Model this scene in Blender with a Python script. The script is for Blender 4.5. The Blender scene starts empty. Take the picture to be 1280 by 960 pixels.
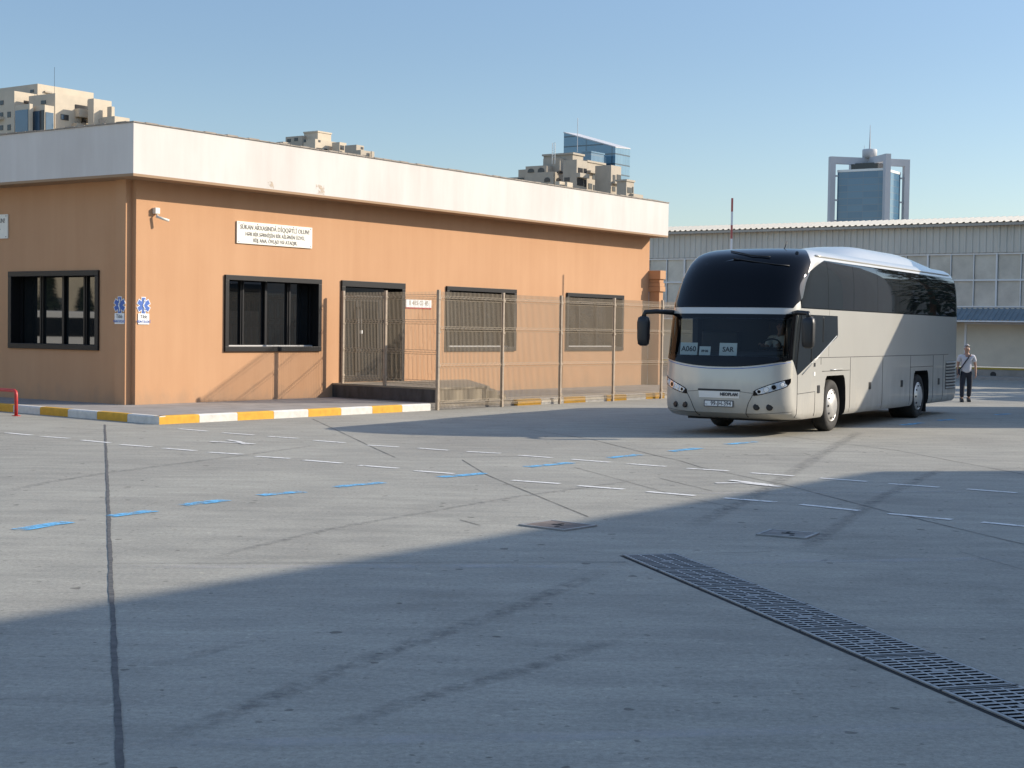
import bpy, bmesh, math, random
from mathutils import Vector, Matrix
random.seed(7)
scn = bpy.context.scene
C = scn.collection
R = math.radians
PI = math.pi

# ------------------------------------------------------------------ frame of reference
CAM_H, F_PX, PITCH, ROLL = 1.8615, 1923.0, 0.035, 0.0146
TH, PHI = 0.6193, 0.5255
U = Vector((math.sin(TH), math.cos(TH), 0)); V = Vector((-math.cos(TH), math.sin(TH), 0)); Z = Vector((0, 0, 1))
W0 = Vector((-8.0140, 32.6980, 0))                      # wall corner of the low building
SUN = Vector((0.88762, 0.17922, 0.42428)).normalized()
fwd = Vector((0, math.cos(PITCH), -math.sin(PITCH))); rt0 = Vector((1, 0, 0)); up0 = rt0.cross(fwd)
RT = math.cos(ROLL) * rt0 + math.sin(ROLL) * up0; UP = -math.sin(ROLL) * rt0 + math.cos(ROLL) * up0
EYE = Vector((0, 0, CAM_H))
def ray(x, y): return fwd + RT * ((x - 640) / F_PX) - UP * ((y - 480) / F_PX)
def ground(x, y, z=0.0):
    d = ray(x, y); t = (z - CAM_H) / d.z; return EYE + d * t
def proj(P):
    q = P - EYE; d = q.dot(fwd); return 640 + F_PX * q.dot(RT) / d, 480 - F_PX * q.dot(UP) / d
def L(s, t, z=0.0): return W0 + U * s - V * t + Z * z    # low building frame: s along the long wall, t out of it

# ------------------------------------------------------------------ object helpers
def link(o, parent=None):
    C.objects.link(o)
    if parent is not None: o.parent = parent
    return o
def tag(o, label, cat, group=None):
    o['label'] = label; o['category'] = cat
    if group: o['group'] = group
    return o
def empty(name, loc=(0, 0, 0), rz=0.0):
    o = bpy.data.objects.new(name, None); C.objects.link(o); o.location = loc; o.rotation_euler = (0, 0, rz)
    o.empty_display_size = 0.2
    return o
class MB:
    def __init__(self): self.v = []; self.f = []; self.m = []
    def add(self, vs, fs, m=0):
        b = len(self.v); self.v += [tuple(p) for p in vs]; self.f += [tuple(b + i for i in f) for f in fs]; self.m += [m] * len(fs); return self
    def quad(self, a, b, c, d, m=0): return self.add([a, b, c, d], [(0, 1, 2, 3)], m)
    def hexa(self, p, m=0):                                # p: 8 points, bottom loop then top loop
        return self.add(p, [(3, 2, 1, 0), (4, 5, 6, 7), (0, 1, 5, 4), (1, 2, 6, 5), (2, 3, 7, 6), (3, 0, 4, 7)], m)
    def box(self, x0, x1, y0, y1, z0, z1, m=0):
        return self.hexa([(x0, y0, z0), (x1, y0, z0), (x1, y1, z0), (x0, y1, z0), (x0, y0, z1), (x1, y0, z1), (x1, y1, z1), (x0, y1, z1)], m)
    def prism(self, poly, z0, z1, m=0):
        n = len(poly); a = [(p[0], p[1], z0) for p in poly] + [(p[0], p[1], z1) for p in poly]
        return self.add(a, [tuple(range(n - 1, -1, -1)), tuple(range(n, 2 * n))] + [(i, (i + 1) % n, n + (i + 1) % n, n + i) for i in range(n)], m)
    def tube(self, pts, r, n=8, m=0, caps=True):
        pts = [Vector(p) for p in pts]; rs = r if isinstance(r, (list, tuple)) else [r] * len(pts)
        vs = []; fs = []
        for i, p in enumerate(pts):
            d = (pts[min(i + 1, len(pts) - 1)] - pts[max(i - 1, 0)]).normalized()
            a = d.orthogonal().normalized() if abs(d.z) > .99 else d.cross(Z).normalized(); b = d.cross(a)
            for k in range(n):
                an = 2 * PI * k / n; vs.append(p + (a * math.cos(an) + b * math.sin(an)) * rs[i])
        for i in range(len(pts) - 1):
            for k in range(n):
                fs.append((i * n + k, i * n + (k + 1) % n, (i + 1) * n + (k + 1) % n, (i + 1) * n + k))
        if caps: fs += [tuple(range(n - 1, -1, -1)), tuple((len(pts) - 1) * n + k for k in range(n))]
        return self.add(vs, fs, m)
    def lathe(self, prof, axis='Z', n=24, c=(0, 0, 0), m=0):   # prof: (radius, height) along the axis
        vs = []; fs = []
        for (r, h) in prof:
            for k in range(n):
                a = 2 * PI * k / n
                p = {'Z': (r * math.cos(a), r * math.sin(a), h), 'X': (h, r * math.cos(a), r * math.sin(a)), 'Y': (r * math.sin(a), h, r * math.cos(a))}[axis]
                vs.append((p[0] + c[0], p[1] + c[1], p[2] + c[2]))
        for i in range(len(prof) - 1):
            for k in range(n): fs.append((i * n + k, i * n + (k + 1) % n, (i + 1) * n + (k + 1) % n, (i + 1) * n + k))
        fs += [tuple(range(n - 1, -1, -1)), tuple((len(prof) - 1) * n + k for k in range(n))]
        return self.add(vs, fs, m)
    def build(self, name, mats, parent=None, smooth=False, bevel=0.0, recalc=True):
        me = bpy.data.meshes.new(name); me.from_pydata(self.v, [], self.f); me.update()
        for mt in (mats if isinstance(mats, (list, tuple)) else [mats]): me.materials.append(mt)
        for p, i in zip(me.polygons, self.m): p.material_index = i
        if recalc:
            bm = bmesh.new(); bm.from_mesh(me); bmesh.ops.recalc_face_normals(bm, faces=bm.faces); bm.to_mesh(me); bm.free()
        if smooth:
            for p in me.polygons: p.use_smooth = True
        o = link(bpy.data.objects.new(name, me), parent)
        if bevel:
            b = o.modifiers.new('edge', 'BEVEL'); b.width = bevel; b.segments = 2; b.limit_method = 'ANGLE'; b.angle_limit = R(40)
        return o
def smooth_angle(o, ang=35):
    me = o.data
    for p in me.polygons: p.use_smooth = True
    bm = bmesh.new(); bm.from_mesh(me)
    for e in bm.edges:
        if len(e.link_faces) == 2 and e.calc_face_angle(0) > R(ang): e.smooth = False
    bm.to_mesh(me); bm.free()
def bake(o):                                             # apply modifiers without operators
    dg = bpy.context.evaluated_depsgraph_get(); dg.update()
    me = bpy.data.meshes.new_from_object(o.evaluated_get(dg)); o.modifiers.clear(); o.data = me; return o
def lettering(name, body, size, mat, parent, origin, ex, ey, align='CENTER', depth=0.002, bold=0.0, sx=1.0, fit=None):
    cu = bpy.data.curves.new(name, 'FONT'); cu.body = body; cu.size = size; cu.align_x = align; cu.align_y = 'CENTER'; cu.extrude = depth; cu.offset = bold; cu.resolution_u = 3
    t = bpy.data.objects.new(name, cu); C.objects.link(t); dg = bpy.context.evaluated_depsgraph_get(); dg.update()
    me = bpy.data.meshes.new_from_object(t.evaluated_get(dg)); bpy.data.objects.remove(t); bpy.data.curves.remove(cu)
    if fit and len(me.vertices): sx = fit / (max(v.co.x for v in me.vertices) - min(v.co.x for v in me.vertices))
    ex = Vector(ex).normalized(); ey = Vector(ey).normalized(); ez = ex.cross(ey); o0 = Vector(origin)
    for v in me.vertices: v.co = o0 + ex * v.co.x * sx + ey * v.co.y + ez * v.co.z
    me.materials.clear(); me.materials.append(mat); me.name = name
    return link(bpy.data.objects.new(name, me), parent)

# ------------------------------------------------------------------ materials
def mat(name, col=(.5, .5, .5), rough=.6, metal=0.0, spec=.5, coat=0.0, var=0.0, vscale=3.0, bump=0.0, bscale=40.0, vcol=None, stretch=(1, 1, 1)):
    m = bpy.data.materials.new(name); m.use_nodes = True; nt = m.node_tree; b = nt.nodes['Principled BSDF']
    b.inputs['Base Color'].default_value = (*col, 1); b.inputs['Roughness'].default_value = rough; b.inputs['Metallic'].default_value = metal
    b.inputs['Specular IOR Level'].default_value = spec; b.inputs['Coat Weight'].default_value = coat; b.inputs['Coat Roughness'].default_value = .05
    if var or bump:
        tc = nt.nodes.new('ShaderNodeTexCoord'); mp = nt.nodes.new('ShaderNodeMapping'); mp.inputs['Scale'].default_value = stretch
        nt.links.new(tc.outputs['Object'], mp.inputs[0])
    if var:
        n = nt.nodes.new('ShaderNodeTexNoise'); n.inputs['Scale'].default_value = vscale; n.inputs['Detail'].default_value = 6; n.inputs['Roughness'].default_value = .6
        nt.links.new(mp.outputs[0], n.inputs[0])
        cr = nt.nodes.new('ShaderNodeValToRGB'); c2 = vcol or tuple(c * (1 - var) for c in col)
        cr.color_ramp.elements[0].position = .3; cr.color_ramp.elements[0].color = (*c2, 1)
        cr.color_ramp.elements[1].position = .65; cr.color_ramp.elements[1].color = (*col, 1)
        nt.links.new(n.outputs['Fac'], cr.inputs[0]); nt.links.new(cr.outputs[0], b.inputs['Base Color'])
    if bump:
        n = nt.nodes.new('ShaderNodeTexNoise'); n.inputs['Scale'].default_value = bscale; n.inputs['Detail'].default_value = 4
        nt.links.new(mp.outputs[0], n.inputs[0]); bp = nt.nodes.new('ShaderNodeBump'); bp.inputs['Strength'].default_value = bump; bp.inputs['Distance'].default_value = .01
        nt.links.new(n.outputs['Fac'], bp.inputs['Height']); nt.links.new(bp.outputs[0], b.inputs['Normal'])
    return m
def glass_thin(name, tint=(.75, .8, .8), refl=1.0):      # see-through sheet: fresnel mirror over a tinted clear pane
    m = bpy.data.materials.new(name); m.use_nodes = True; nt = m.node_tree; nt.nodes.clear()
    o = nt.nodes.new('ShaderNodeOutputMaterial'); mx = nt.nodes.new('ShaderNodeMixShader'); t = nt.nodes.new('ShaderNodeBsdfTransparent'); g = nt.nodes.new('ShaderNodeBsdfGlossy')
    fr = nt.nodes.new('ShaderNodeFresnel'); fr.inputs['IOR'].default_value = 1.5; g.inputs['Roughness'].default_value = .01; g.inputs['Color'].default_value = (refl, refl, refl, 1)
    t.inputs['Color'].default_value = (*tint, 1)
    geo = nt.nodes.new('ShaderNodeNewGeometry'); inv = nt.nodes.new('ShaderNodeMath'); inv.operation = 'SUBTRACT'; inv.inputs[0].default_value = 1.0
    mul = nt.nodes.new('ShaderNodeMath'); mul.operation = 'MULTIPLY'
    nt.links.new(geo.outputs['Backfacing'], inv.inputs[1]); nt.links.new(fr.outputs[0], mul.inputs[0]); nt.links.new(inv.outputs[0], mul.inputs[1])
    nt.links.new(mul.outputs[0], mx.inputs[0]); nt.links.new(t.outputs[0], mx.inputs[1]); nt.links.new(g.outputs[0], mx.inputs[2]); nt.links.new(mx.outputs[0], o.inputs[0])
    return m
def nodes_of(m): return m.node_tree, m.node_tree.nodes['Principled BSDF']
def worn_paint(name, col, amount=.5, scale=9.0):         # road paint rubbed away in patches
    m = mat(name, col, .75); nt, b = nodes_of(m)
    tc = nt.nodes.new('ShaderNodeTexCoord'); n = nt.nodes.new('ShaderNodeTexNoise'); n.inputs['Scale'].default_value = scale; n.inputs['Detail'].default_value = 8; n.inputs['Roughness'].default_value = .7
    cr = nt.nodes.new('ShaderNodeValToRGB'); cr.color_ramp.elements[0].position = amount - .09; cr.color_ramp.elements[0].color = (0, 0, 0, 1); cr.color_ramp.elements[1].position = amount + .09; cr.color_ramp.elements[1].color = (1, 1, 1, 1)
    nt.links.new(tc.outputs['Object'], n.inputs[0]); nt.links.new(n.outputs['Fac'], cr.inputs[0]); nt.links.new(cr.outputs[0], b.inputs['Alpha'])
    return m

M = {}
# poured concrete yard: blotches, brush lines, dust, small dark specks
def make_ground():
    m = bpy.data.materials.new('yard_concrete'); m.use_nodes = True; nt, b = nodes_of(m); N = nt.nodes.new; lk = nt.links.new
    tc = N('ShaderNodeTexCoord')
    def noise(scale, det, rough, stretch=(1, 1, 1), rot=0.0, dist=0.0):
        mp = N('ShaderNodeMapping'); mp.inputs['Scale'].default_value = stretch; mp.inputs['Rotation'].default_value = (0, 0, rot); lk(tc.outputs['Object'], mp.inputs[0])
        n = N('ShaderNodeTexNoise'); n.inputs['Scale'].default_value = scale; n.inputs['Detail'].default_value = det; n.inputs['Roughness'].default_value = rough; n.inputs['Distortion'].default_value = dist; lk(mp.outputs[0], n.inputs[0]); return n.outputs['Fac']
    def ramp(src, a, c0, bb, c1):
        r = N('ShaderNodeValToRGB'); r.color_ramp.elements[0].position = a; r.color_ramp.elements[0].color = (*c0, 1); r.color_ramp.elements[1].position = bb; r.color_ramp.elements[1].color = (*c1, 1); lk(src, r.inputs[0]); return r.outputs[0]
    def mul(a, c, f=1.0, mode='MULTIPLY'):
        x = N('ShaderNodeMix'); x.data_type = 'RGBA'; x.blend_type = mode; x.inputs['Factor'].default_value = f; lk(a, x.inputs['A']); lk(c, x.inputs['B']); return x.outputs['Result']
    big = ramp(noise(.22, 5, .6, dist=.4), .3, (.335, .317, .272), .72, (.452, .432, .366))
    mid = ramp(noise(1.3, 8, .68, (.7, 2.4, 1), .1), .30, (.78, .785, .79), .66, (1.06, 1.055, 1.045))
    brush = ramp(noise(2.2, 8, .8, (.8, 7, 1), .05), .26, (.84, .84, .84), .7, (1.04, 1.04, 1.04))
    fine = ramp(noise(26, 7, .92), .34, (.56, .56, .56), .62, (1.06, 1.06, 1.06))
    speck = ramp(noise(13, 3, .85, (1, 2.4, 1)), .295, (.36, .35, .35), .335, (1, 1, 1))
    oil = ramp(noise(.55, 6, .7, dist=.6), .26, (.84, .84, .84), .44, (1, 1, 1))
    grit = ramp(noise(16, 2, .9), .66, (1, 1, 1), .74, (1.22, 1.2, 1.17))
    wv = N('ShaderNodeTexNoise'); wv.inputs['Scale'].default_value = 9; wv.inputs['Detail'].default_value = 4; lk(tc.outputs['Object'], wv.inputs[0])
    wa = N('ShaderNodeVectorMath'); wa.operation = 'MULTIPLY_ADD'; wa.inputs[1].default_value = (.10, .10, 0); lk(wv.outputs['Color'], wa.inputs[0]); lk(tc.outputs['Object'], wa.inputs[2])
    def pits(scale, rad):
        vo = N('ShaderNodeTexVoronoi'); vo.voronoi_dimensions = '2D'; vo.inputs['Scale'].default_value = scale; lk(wa.outputs[0], vo.inputs['Vector']); sc_ = N('ShaderNodeSeparateColor'); lk(vo.outputs['Color'], sc_.inputs[0]); pw = N('ShaderNodeMath'); pw.operation = 'POWER'; pw.inputs[1].default_value = 11; lk(sc_.outputs[0], pw.inputs[0]); dv_ = N('ShaderNodeMath'); dv_.operation = 'MULTIPLY'; dv_.inputs[1].default_value = rad; lk(pw.outputs[0], dv_.inputs[0]); cm = N('ShaderNodeMath'); cm.operation = 'SUBTRACT'; lk(vo.outputs['Distance'], cm.inputs[0]); lk(dv_.outputs[0], cm.inputs[1]); return cm.outputs[0]
    pit1 = ramp(pits(3.0, .11), .0, (.50, .49, .48), .02, (1, 1, 1)); pit2 = ramp(pits(9.0, .16), .0, (.68, .67, .66), .03, (1, 1, 1)); chip = ramp(pits(5.3, .10), .0, (1.28, 1.26, 1.22), .02, (1, 1, 1))
    big = mul(mul(mul(big, pit1), pit2), chip)
    c = mul(mul(mul(mul(mul(mul(big, mid), brush), fine), speck), grit), oil)
    lk(c, b.inputs['Base Color'])
    b.inputs['Roughness'].default_value = .82; b.inputs['Specular IOR Level'].default_value = .35
    bp = N('ShaderNodeBump'); bp.inputs['Strength'].default_value = .35; bp.inputs['Distance'].default_value = .012
    lk(noise(28, 5, .75, (1, 3, 1)), bp.inputs['Height']); lk(bp.outputs[0], b.inputs['Normal'])
    return m
M['ground'] = make_ground()
# rendered wall: faint vertical run-down streaks and trowel blotches
def make_render(name, col, dark, streak=.5, vs=(3, 3, .25), dirt=0.0):
    m = bpy.data.materials.new(name); m.use_nodes = True; nt, b = nodes_of(m); N = nt.nodes.new; lk = nt.links.new
    tc = N('ShaderNodeTexCoord')
    def noise(scale, det, rough, stretch):
        mp = N('ShaderNodeMapping'); mp.inputs['Scale'].default_value = stretch; lk(tc.outputs['Object'], mp.inputs[0])
        n = N('ShaderNodeTexNoise'); n.inputs['Scale'].default_value = scale; n.inputs['Detail'].default_value = det; n.inputs['Roughness'].default_value = rough; lk(mp.outputs[0], n.inputs[0]); return n.outputs['Fac']
    r = N('ShaderNodeValToRGB'); r.color_ramp.elements[0].position = .34; r.color_ramp.elements[0].color = (*dark, 1); r.color_ramp.elements[1].position = .62; r.color_ramp.elements[1].color = (*col, 1)
    mixv = N('ShaderNodeMath'); mixv.operation = 'MULTIPLY_ADD'; mixv.inputs[1].default_value = streak
    a = noise(1.0, 6, .6, vs); c = noise(.5, 4, .55, (1, 1, 1)); lk(a, mixv.inputs[0])
    sc = N('ShaderNodeMath'); sc.operation = 'MULTIPLY'; sc.inputs[1].default_value = 1 - streak; lk(c, sc.inputs[0]); lk(sc.outputs[0], mixv.inputs[2])
    lk(mixv.outputs[0], r.inputs[0])
    sp = N('ShaderNodeSeparateXYZ'); lk(tc.outputs['Object'], sp.inputs[0]); ds = N('ShaderNodeMath'); ds.operation = 'MULTIPLY_ADD'; ds.inputs[1].default_value = 1.1; ds.inputs[2].default_value = -.62; lk(noise(2.6, 6, .7, (1, 1, .5)), ds.inputs[0]); hz = N('ShaderNodeMath'); hz.operation = 'SUBTRACT'; lk(ds.outputs[0], hz.inputs[0]); lk(sp.outputs['Z'], hz.inputs[1])
    mr = N('ShaderNodeMapRange'); mr.inputs[1].default_value = -.55; mr.inputs[2].default_value = .0; mr.inputs[4].default_value = dirt; lk(hz.outputs[0], mr.inputs[0]); dm = N('ShaderNodeMix'); dm.data_type = 'RGBA'; dm.inputs['B'].default_value = (.30, .22, .155, 1); lk(mr.outputs[0], dm.inputs['Factor']); lk(r.outputs[0], dm.inputs['A']); lk(dm.outputs['Result'], b.inputs['Base Color'])
    b.inputs['Roughness'].default_value = .9; b.inputs['Specular IOR Level'].default_value = .2
    bp = N('ShaderNodeBump'); bp.inputs['Strength'].default_value = .15; bp.inputs['Distance'].default_value = .01; lk(noise(22, 4, .7, (1, 1, 1)), bp.inputs['Height']); lk(bp.outputs[0], b.inputs['Normal'])
    return m
M['orange'] = make_render('apricot_render', (.535, .308, .172), (.49, .273, .148), dirt=.6)
M['fascia'] = make_render('chalk_white_render', (.66, .62, .575), (.58, .535, .49), .6, (2.5, 2.5, .3))
M['rust_stain'] = worn_paint('rust_run_stain', (.56, .44, .32), .56, 8)
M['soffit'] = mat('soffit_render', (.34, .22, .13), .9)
M['coping'] = mat('coping_tile', (.34, .29, .24), .8, var=.4, vscale=4)
M['frame'] = mat('black_frame_metal', (.011, .0105, .011), .45, spec=.3)
M['sash'] = mat('dark_grey_sash', (.014, .014, .015), .4, spec=.3)
M['pane'] = mat('tinted_window_pane', (.012, .014, .015), .02, spec=.9)
M['sillrail'] = mat('pale_sill_rail', (.55, .53, .50), .5)
M['pave'] = mat('pavement_concrete', (.30, .275, .25), .9, var=.3, vscale=2.0, bump=.3)
M['kerb_y'] = mat('kerb_yellow_paint', (.68, .36, .025), .7, var=.22, vscale=7)
M['kerb_w'] = mat('kerb_white_paint', (.68, .65, .59), .75, var=.2, vscale=7)
M['kerb_c'] = mat('kerb_concrete', (.36, .34, .31), .85, var=.25, vscale=6)
M['stone'] = mat('dark_stone_cladding', (.075, .075, .078), .55, var=.5, vscale=5, stretch=(1.5, 1.5, .6))
M['platform'] = mat('platform_concrete', (.33, .275, .20), .85, var=.25, vscale=3)
M['fence'] = mat('galvanised_beige_wire', (.37, .30, .21), .65)
M['post'] = mat('fence_post_paint', (.38, .30, .22), .55, var=.25, vscale=9)
M['white'] = mat('white_board', (.78, .75, .66), .55, var=.08, vscale=4)
M['ink'] = mat('dark_lettering', (.06, .06, .065), .6)
M['greyink'] = mat('grey_lettering', (.13, .12, .11), .6)
M['blue'] = mat('signal_blue', (.04, .12, .42), .5)
M['signwhite'] = mat('sign_white', (.80, .80, .78), .5)
M['red'] = mat('red_paint', (.50, .035, .03), .45, var=.2, vscale=12)
M['w_mark'] = worn_paint('worn_white_marking', (.72, .70, .66), .40, 8)
M['b_mark'] = worn_paint('worn_blue_marking', (.13, .43, .70), .475, 6)
M['joint'] = mat('joint_filler', (.06, .058, .056), .9, var=.5, vscale=12, vcol=(.13, .125, .118))
M['pale'] = worn_paint('pale_slurry_band', (.47, .455, .43), .56, 2.6)
M['skid'] = worn_paint('tyre_rub', (.24, .235, .225), .55, 3.5)
M['iron'] = mat('cast_iron_grate', (.30, .30, .295), .5, metal=.15, var=.35, vscale=6)
M['rust'] = mat('rusty_cover_plate', (.19, .15, .125), .8, var=.45, vscale=5, bump=.6, bscale=30)
M['pit_black'] = mat('pit_shade_and_lug', (.008, .008, .009), .9)

# ------------------------------------------------------------------ ground, markings, joints
def structure(o): o['kind'] = 'structure'; return o
g = MB(); g.quad((-1500, -1500, 0), (1500, -1500, 0), (1500, 2500, 0), (-1500, 2500, 0))
structure(g.build('ground', M['ground']))

def strip(mb, pts, w, z, jit=0.0, seg=0.25, m=0):
    P = [Vector((p.x, p.y, 0)) for p in pts]; out = []
    for a, b in zip(P, P[1:]):
        n = max(1, int((b - a).length / seg))
        for i in range(n): out.append(a.lerp(b, i / n))
    out.append(P[-1])
    l = []; r = []
    for i, p in enumerate(out):
        d = (out[min(i + 1, len(out) - 1)] - out[max(i - 1, 0)]).normalized(); nrm = Vector((-d.y, d.x, 0))
        q_ = i * seg; ph_ = pts[0].x * 7.3
        n1 = math.sin(q_ * 3.1 + ph_) * .5 + math.sin(q_ * 7.7 + ph_ * 2.1) * .35 + math.sin(q_ * 17.3 + ph_ * .7) * .3 + random.uniform(-.35, .35); n2 = math.sin(q_ * 2.3 + ph_ * 1.7) * .6 + math.sin(q_ * 11.9 + ph_) * .4
        ww = w * .5 * (1 + jit * n1 * .8); off = n2 * jit * w * .5
        l.append(p + nrm * (ww + off) + Z * z); r.append(p - nrm * (ww - off) + Z * z)
    for i in range(len(out) - 1): mb.quad(r[i], r[i + 1], l[i + 1], l[i], m)
def soft_strip(mb, pts, w, z, seg=.12):
    P = [Vector((p.x, p.y, 0)) for p in pts]; out = []
    for a, b in zip(P, P[1:]):
        n_ = max(1, int((b - a).length / seg)); out += [a.lerp(b, i / n_) for i in range(n_)]
    out.append(P[-1]); base = len(mb.v); fr_ = (-.5, -.25, 0, .25, .5)
    for i, p in enumerate(out):
        d = (out[min(i + 3, len(out) - 1)] - out[max(i - 3, 0)]).normalized(); nrm = Vector((-d.y, d.x, 0)); ends = min(1, i / 6, (len(out) - 1 - i) / 6)
        for k, f_ in enumerate(fr_):
            mb.v.append(tuple(p + nrm * (w * f_) + Z * z)); FADE.append((0, .75, 1, .75, 0)[k] * ends)
    for i in range(len(out) - 1):
        for k in range(4):
            a = base + i * 5 + k; mb.f.append((a, a + 5, a + 6, a + 1)); mb.m.append(0)
FADE = []
def soft_build(mb, name, mt):
    o = mb.build(name, mt, recalc=False); ca = o.data.color_attributes.new('fade', 'FLOAT_COLOR', 'POINT')
    for i, f_ in enumerate(FADE): ca.data[i].color = (f_, f_, f_, 1)
    for p_ in o.data.polygons: 
        if p_.normal.z < 0: p_.flip()
    FADE.clear(); return o
def soft_mat(name, col, scale, lo, hi, amount, stretch=(1, 1, 1)):
    m = mat(name, col, .85); nt, b = nodes_of(m); N = nt.nodes.new; lk = nt.links.new
    at = N('ShaderNodeAttribute'); at.attribute_name = 'fade'; tc = N('ShaderNodeTexCoord'); n = N('ShaderNodeTexNoise'); n.inputs['Scale'].default_value = scale; n.inputs['Detail'].default_value = 7; n.inputs['Roughness'].default_value = .7
    mp = N('ShaderNodeMapping'); mp.inputs['Scale'].default_value = stretch; lk(tc.outputs['Object'], mp.inputs[0]); lk(mp.outputs[0], n.inputs[0]); mr = N('ShaderNodeMapRange'); mr.inputs[1].default_value = lo; mr.inputs[2].default_value = hi; mr.inputs[4].default_value = amount; lk(n.outputs['Fac'], mr.inputs[0])
    mu = N('ShaderNodeMath'); mu.operation = 'MULTIPLY'; lk(mr.outputs[0], mu.inputs[0]); lk(at.outputs['Fac'], mu.inputs[1]); lk(mu.outputs[0], b.inputs['Alpha']); return m
M['pale'] = soft_mat('pale_slurry_band', (.52, .50, .47), 2.6, .36, .66, .6)
M['skid'] = soft_mat('tyre_rub', (.11, .105, .10), 9, .40, .62, .36)
def gp(*xy): return [ground(x, y) for x, y in xy]
white = [(7.5,541.3,40,544.3),(51.8,545.8,87.5,548.3),(102.5,550.5,137.5,553.8),(151,556,189,559),(204,560.5,245,563.8),(259,565.5,302.5,568.3),(320,570.8,362.5,573.5),(380,575.5,427.5,579.3),(448.8,582,498,585.8),(518.8,588.8,567.5,592.5),(640,600.8,700,605),(722.5,607.5,780,612),(808.8,615,868.8,620),(905,623,970,628),(1001,631,1074,638.8),(1110,642.5,1190,650),(1227.5,653.3,1310,661),
 (223.8,536.3,260,539.3),(278.8,541.3,317.5,544),(336,545.8,372.5,548.3),(392.5,550.8,431,553.8),(458.8,556.8,498,559),(523,560.5,561,563.3),(583.8,564.8,626,567),(648.8,569.5,690,572.5),(715,574.5,762.5,578.3),(785,580,832.5,583.5),(858.8,585.8,911,589),(938.8,591.5,992.5,595.3),(1025,598,1083.8,602.3),(1111,605,1173.8,609.5),(1208.8,611.8,1271,616.5)]
mk = MB()
for a, b, c, d in white: strip(mk, gp((a, b), (c, d)), .105, .006)
strip(mk, gp((263, 552.5), (300, 554), (319, 555.5)), .10, .0085, .3); strip(mk, gp((285, 550.5), (298, 552.5), (308, 556)), .10, .0095, .2)
strip(mk, gp((895, 604.5), (930, 604.5), (975, 609)), .10, .0085, .3); strip(mk, gp((912, 601), (935, 603.5), (965, 607)), .10, .0095, .2)
structure(mk.build('white_road_markings', M['w_mark'], recalc=False))
blue = [(23.8,663,85,653),(137.5,646,191,639),(228.8,632,282.5,625.5),(323.8,619.5,377.5,615),(417.5,609,480,603.8),(550,597,607.5,592),(660,584,712.5,578.8),(761,572.5,800,568.8),(837.5,564.5,875,560.5),(910,555.8,945,552.5),(1127.5,531.8,1152.5,528.8),(1171,526,1192.5,524.5),(1245,518.8,1262,517.6)]
mk = MB()
for a, b, c, d in blue: strip(mk, gp((a, b), (c, d)), .18, .007, .2)
structure(mk.build('blue_road_markings', M['b_mark'], recalc=False))
jt = MB()
strip(jt, gp((131, 531), (133.5, 580), (135, 620), (138.5, 720), (142, 800), (146, 870), (150, 975)), .032, .0045, .26, .03)
for pl, w in [([(140, 704.5), (400, 704), (640, 703), (785, 703)], .012), ([(553, 571.8), (640, 570.6), (900, 569.6), (1285, 568.3)], .02), ([(494, 572), (553, 571.8)], .01),
              ([(391, 524), (416, 535.5), (459, 556), (494, 572)], .022), ([(578, 575), (607, 593), (640, 607), (735, 646)], .02),
              ([(660, 537), (740, 549.5), (820, 569.5), (850, 576)], .026), ([(850, 576), (875, 584), (960, 602), (980, 606), (1110, 640), (1260, 676), (1300, 685)], .022),
              ([(980, 545), (1120, 563), (1285, 594)], .024), ([(717, 584), (845, 619), (922, 636)], .014), ([(825, 598), (890, 614)], .02),
              ([(140, 1010), (700, 992), (1285, 975)], .02), ([(860, 693), (930, 691), (965, 689.5)], .014), ([(575, 650), (600, 657)], .02), ([(1200, 690), (1285, 714)], .012)]:
    strip(jt, gp(*pl), w * .6, .0045, .4, .1)
structure(jt.build('pavement_joints', M['joint'], recalc=False))
pb = MB()
soft_strip(pb, gp((145, 708.5), (785, 708)), .16 * 1.5, .0018); soft_strip(pb, gp((870, 704), (1150, 700), (1285, 698)), .16 * 1.5, .0018); soft_strip(pb, gp((830, 617), (1220, 614.5)), .10 * 1.5, .0018)
soft_strip(pb, gp((-20, 942), (140, 938)), .12 * 1.5, .0018); soft_strip(pb, gp((160, 931), (700, 921), (1285, 905)), .13 * 1.5, .0018); soft_strip(pb, gp((120, 531.5), (165, 533), (208, 535)), .12 * 1.5, .0018)
structure(soft_build(pb, 'slurry_bands', M['pale']))
sk = MB()
for pl, w in [([(165, 940), (300, 888), (470, 820), (640, 762), (760, 712)], .16), ([(370, 925), (520, 875), (640, 842), (800, 790)], .14), ([(0, 616), (60, 603), (130, 592), (290, 571), (400, 556)], .13),
              ([(150, 845), (260, 815), (370, 792)], .12), ([(860, 660), (940, 622), (1030, 566), (1075, 540)], .2), ([(1000, 690), (1100, 622), (1180, 585)], .16), ([(250, 700), (420, 660), (640, 622), (800, 600)], .1)]:
    soft_strip(sk, gp(*pl), w * 1.3, .003)
structure(soft_build(sk, 'tyre_rub_marks', M['skid']))

M['cover2'] = mat('dusty_cover_plate', (.22, .215, .20), .85, var=.5, vscale=6, bump=.5)
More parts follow.
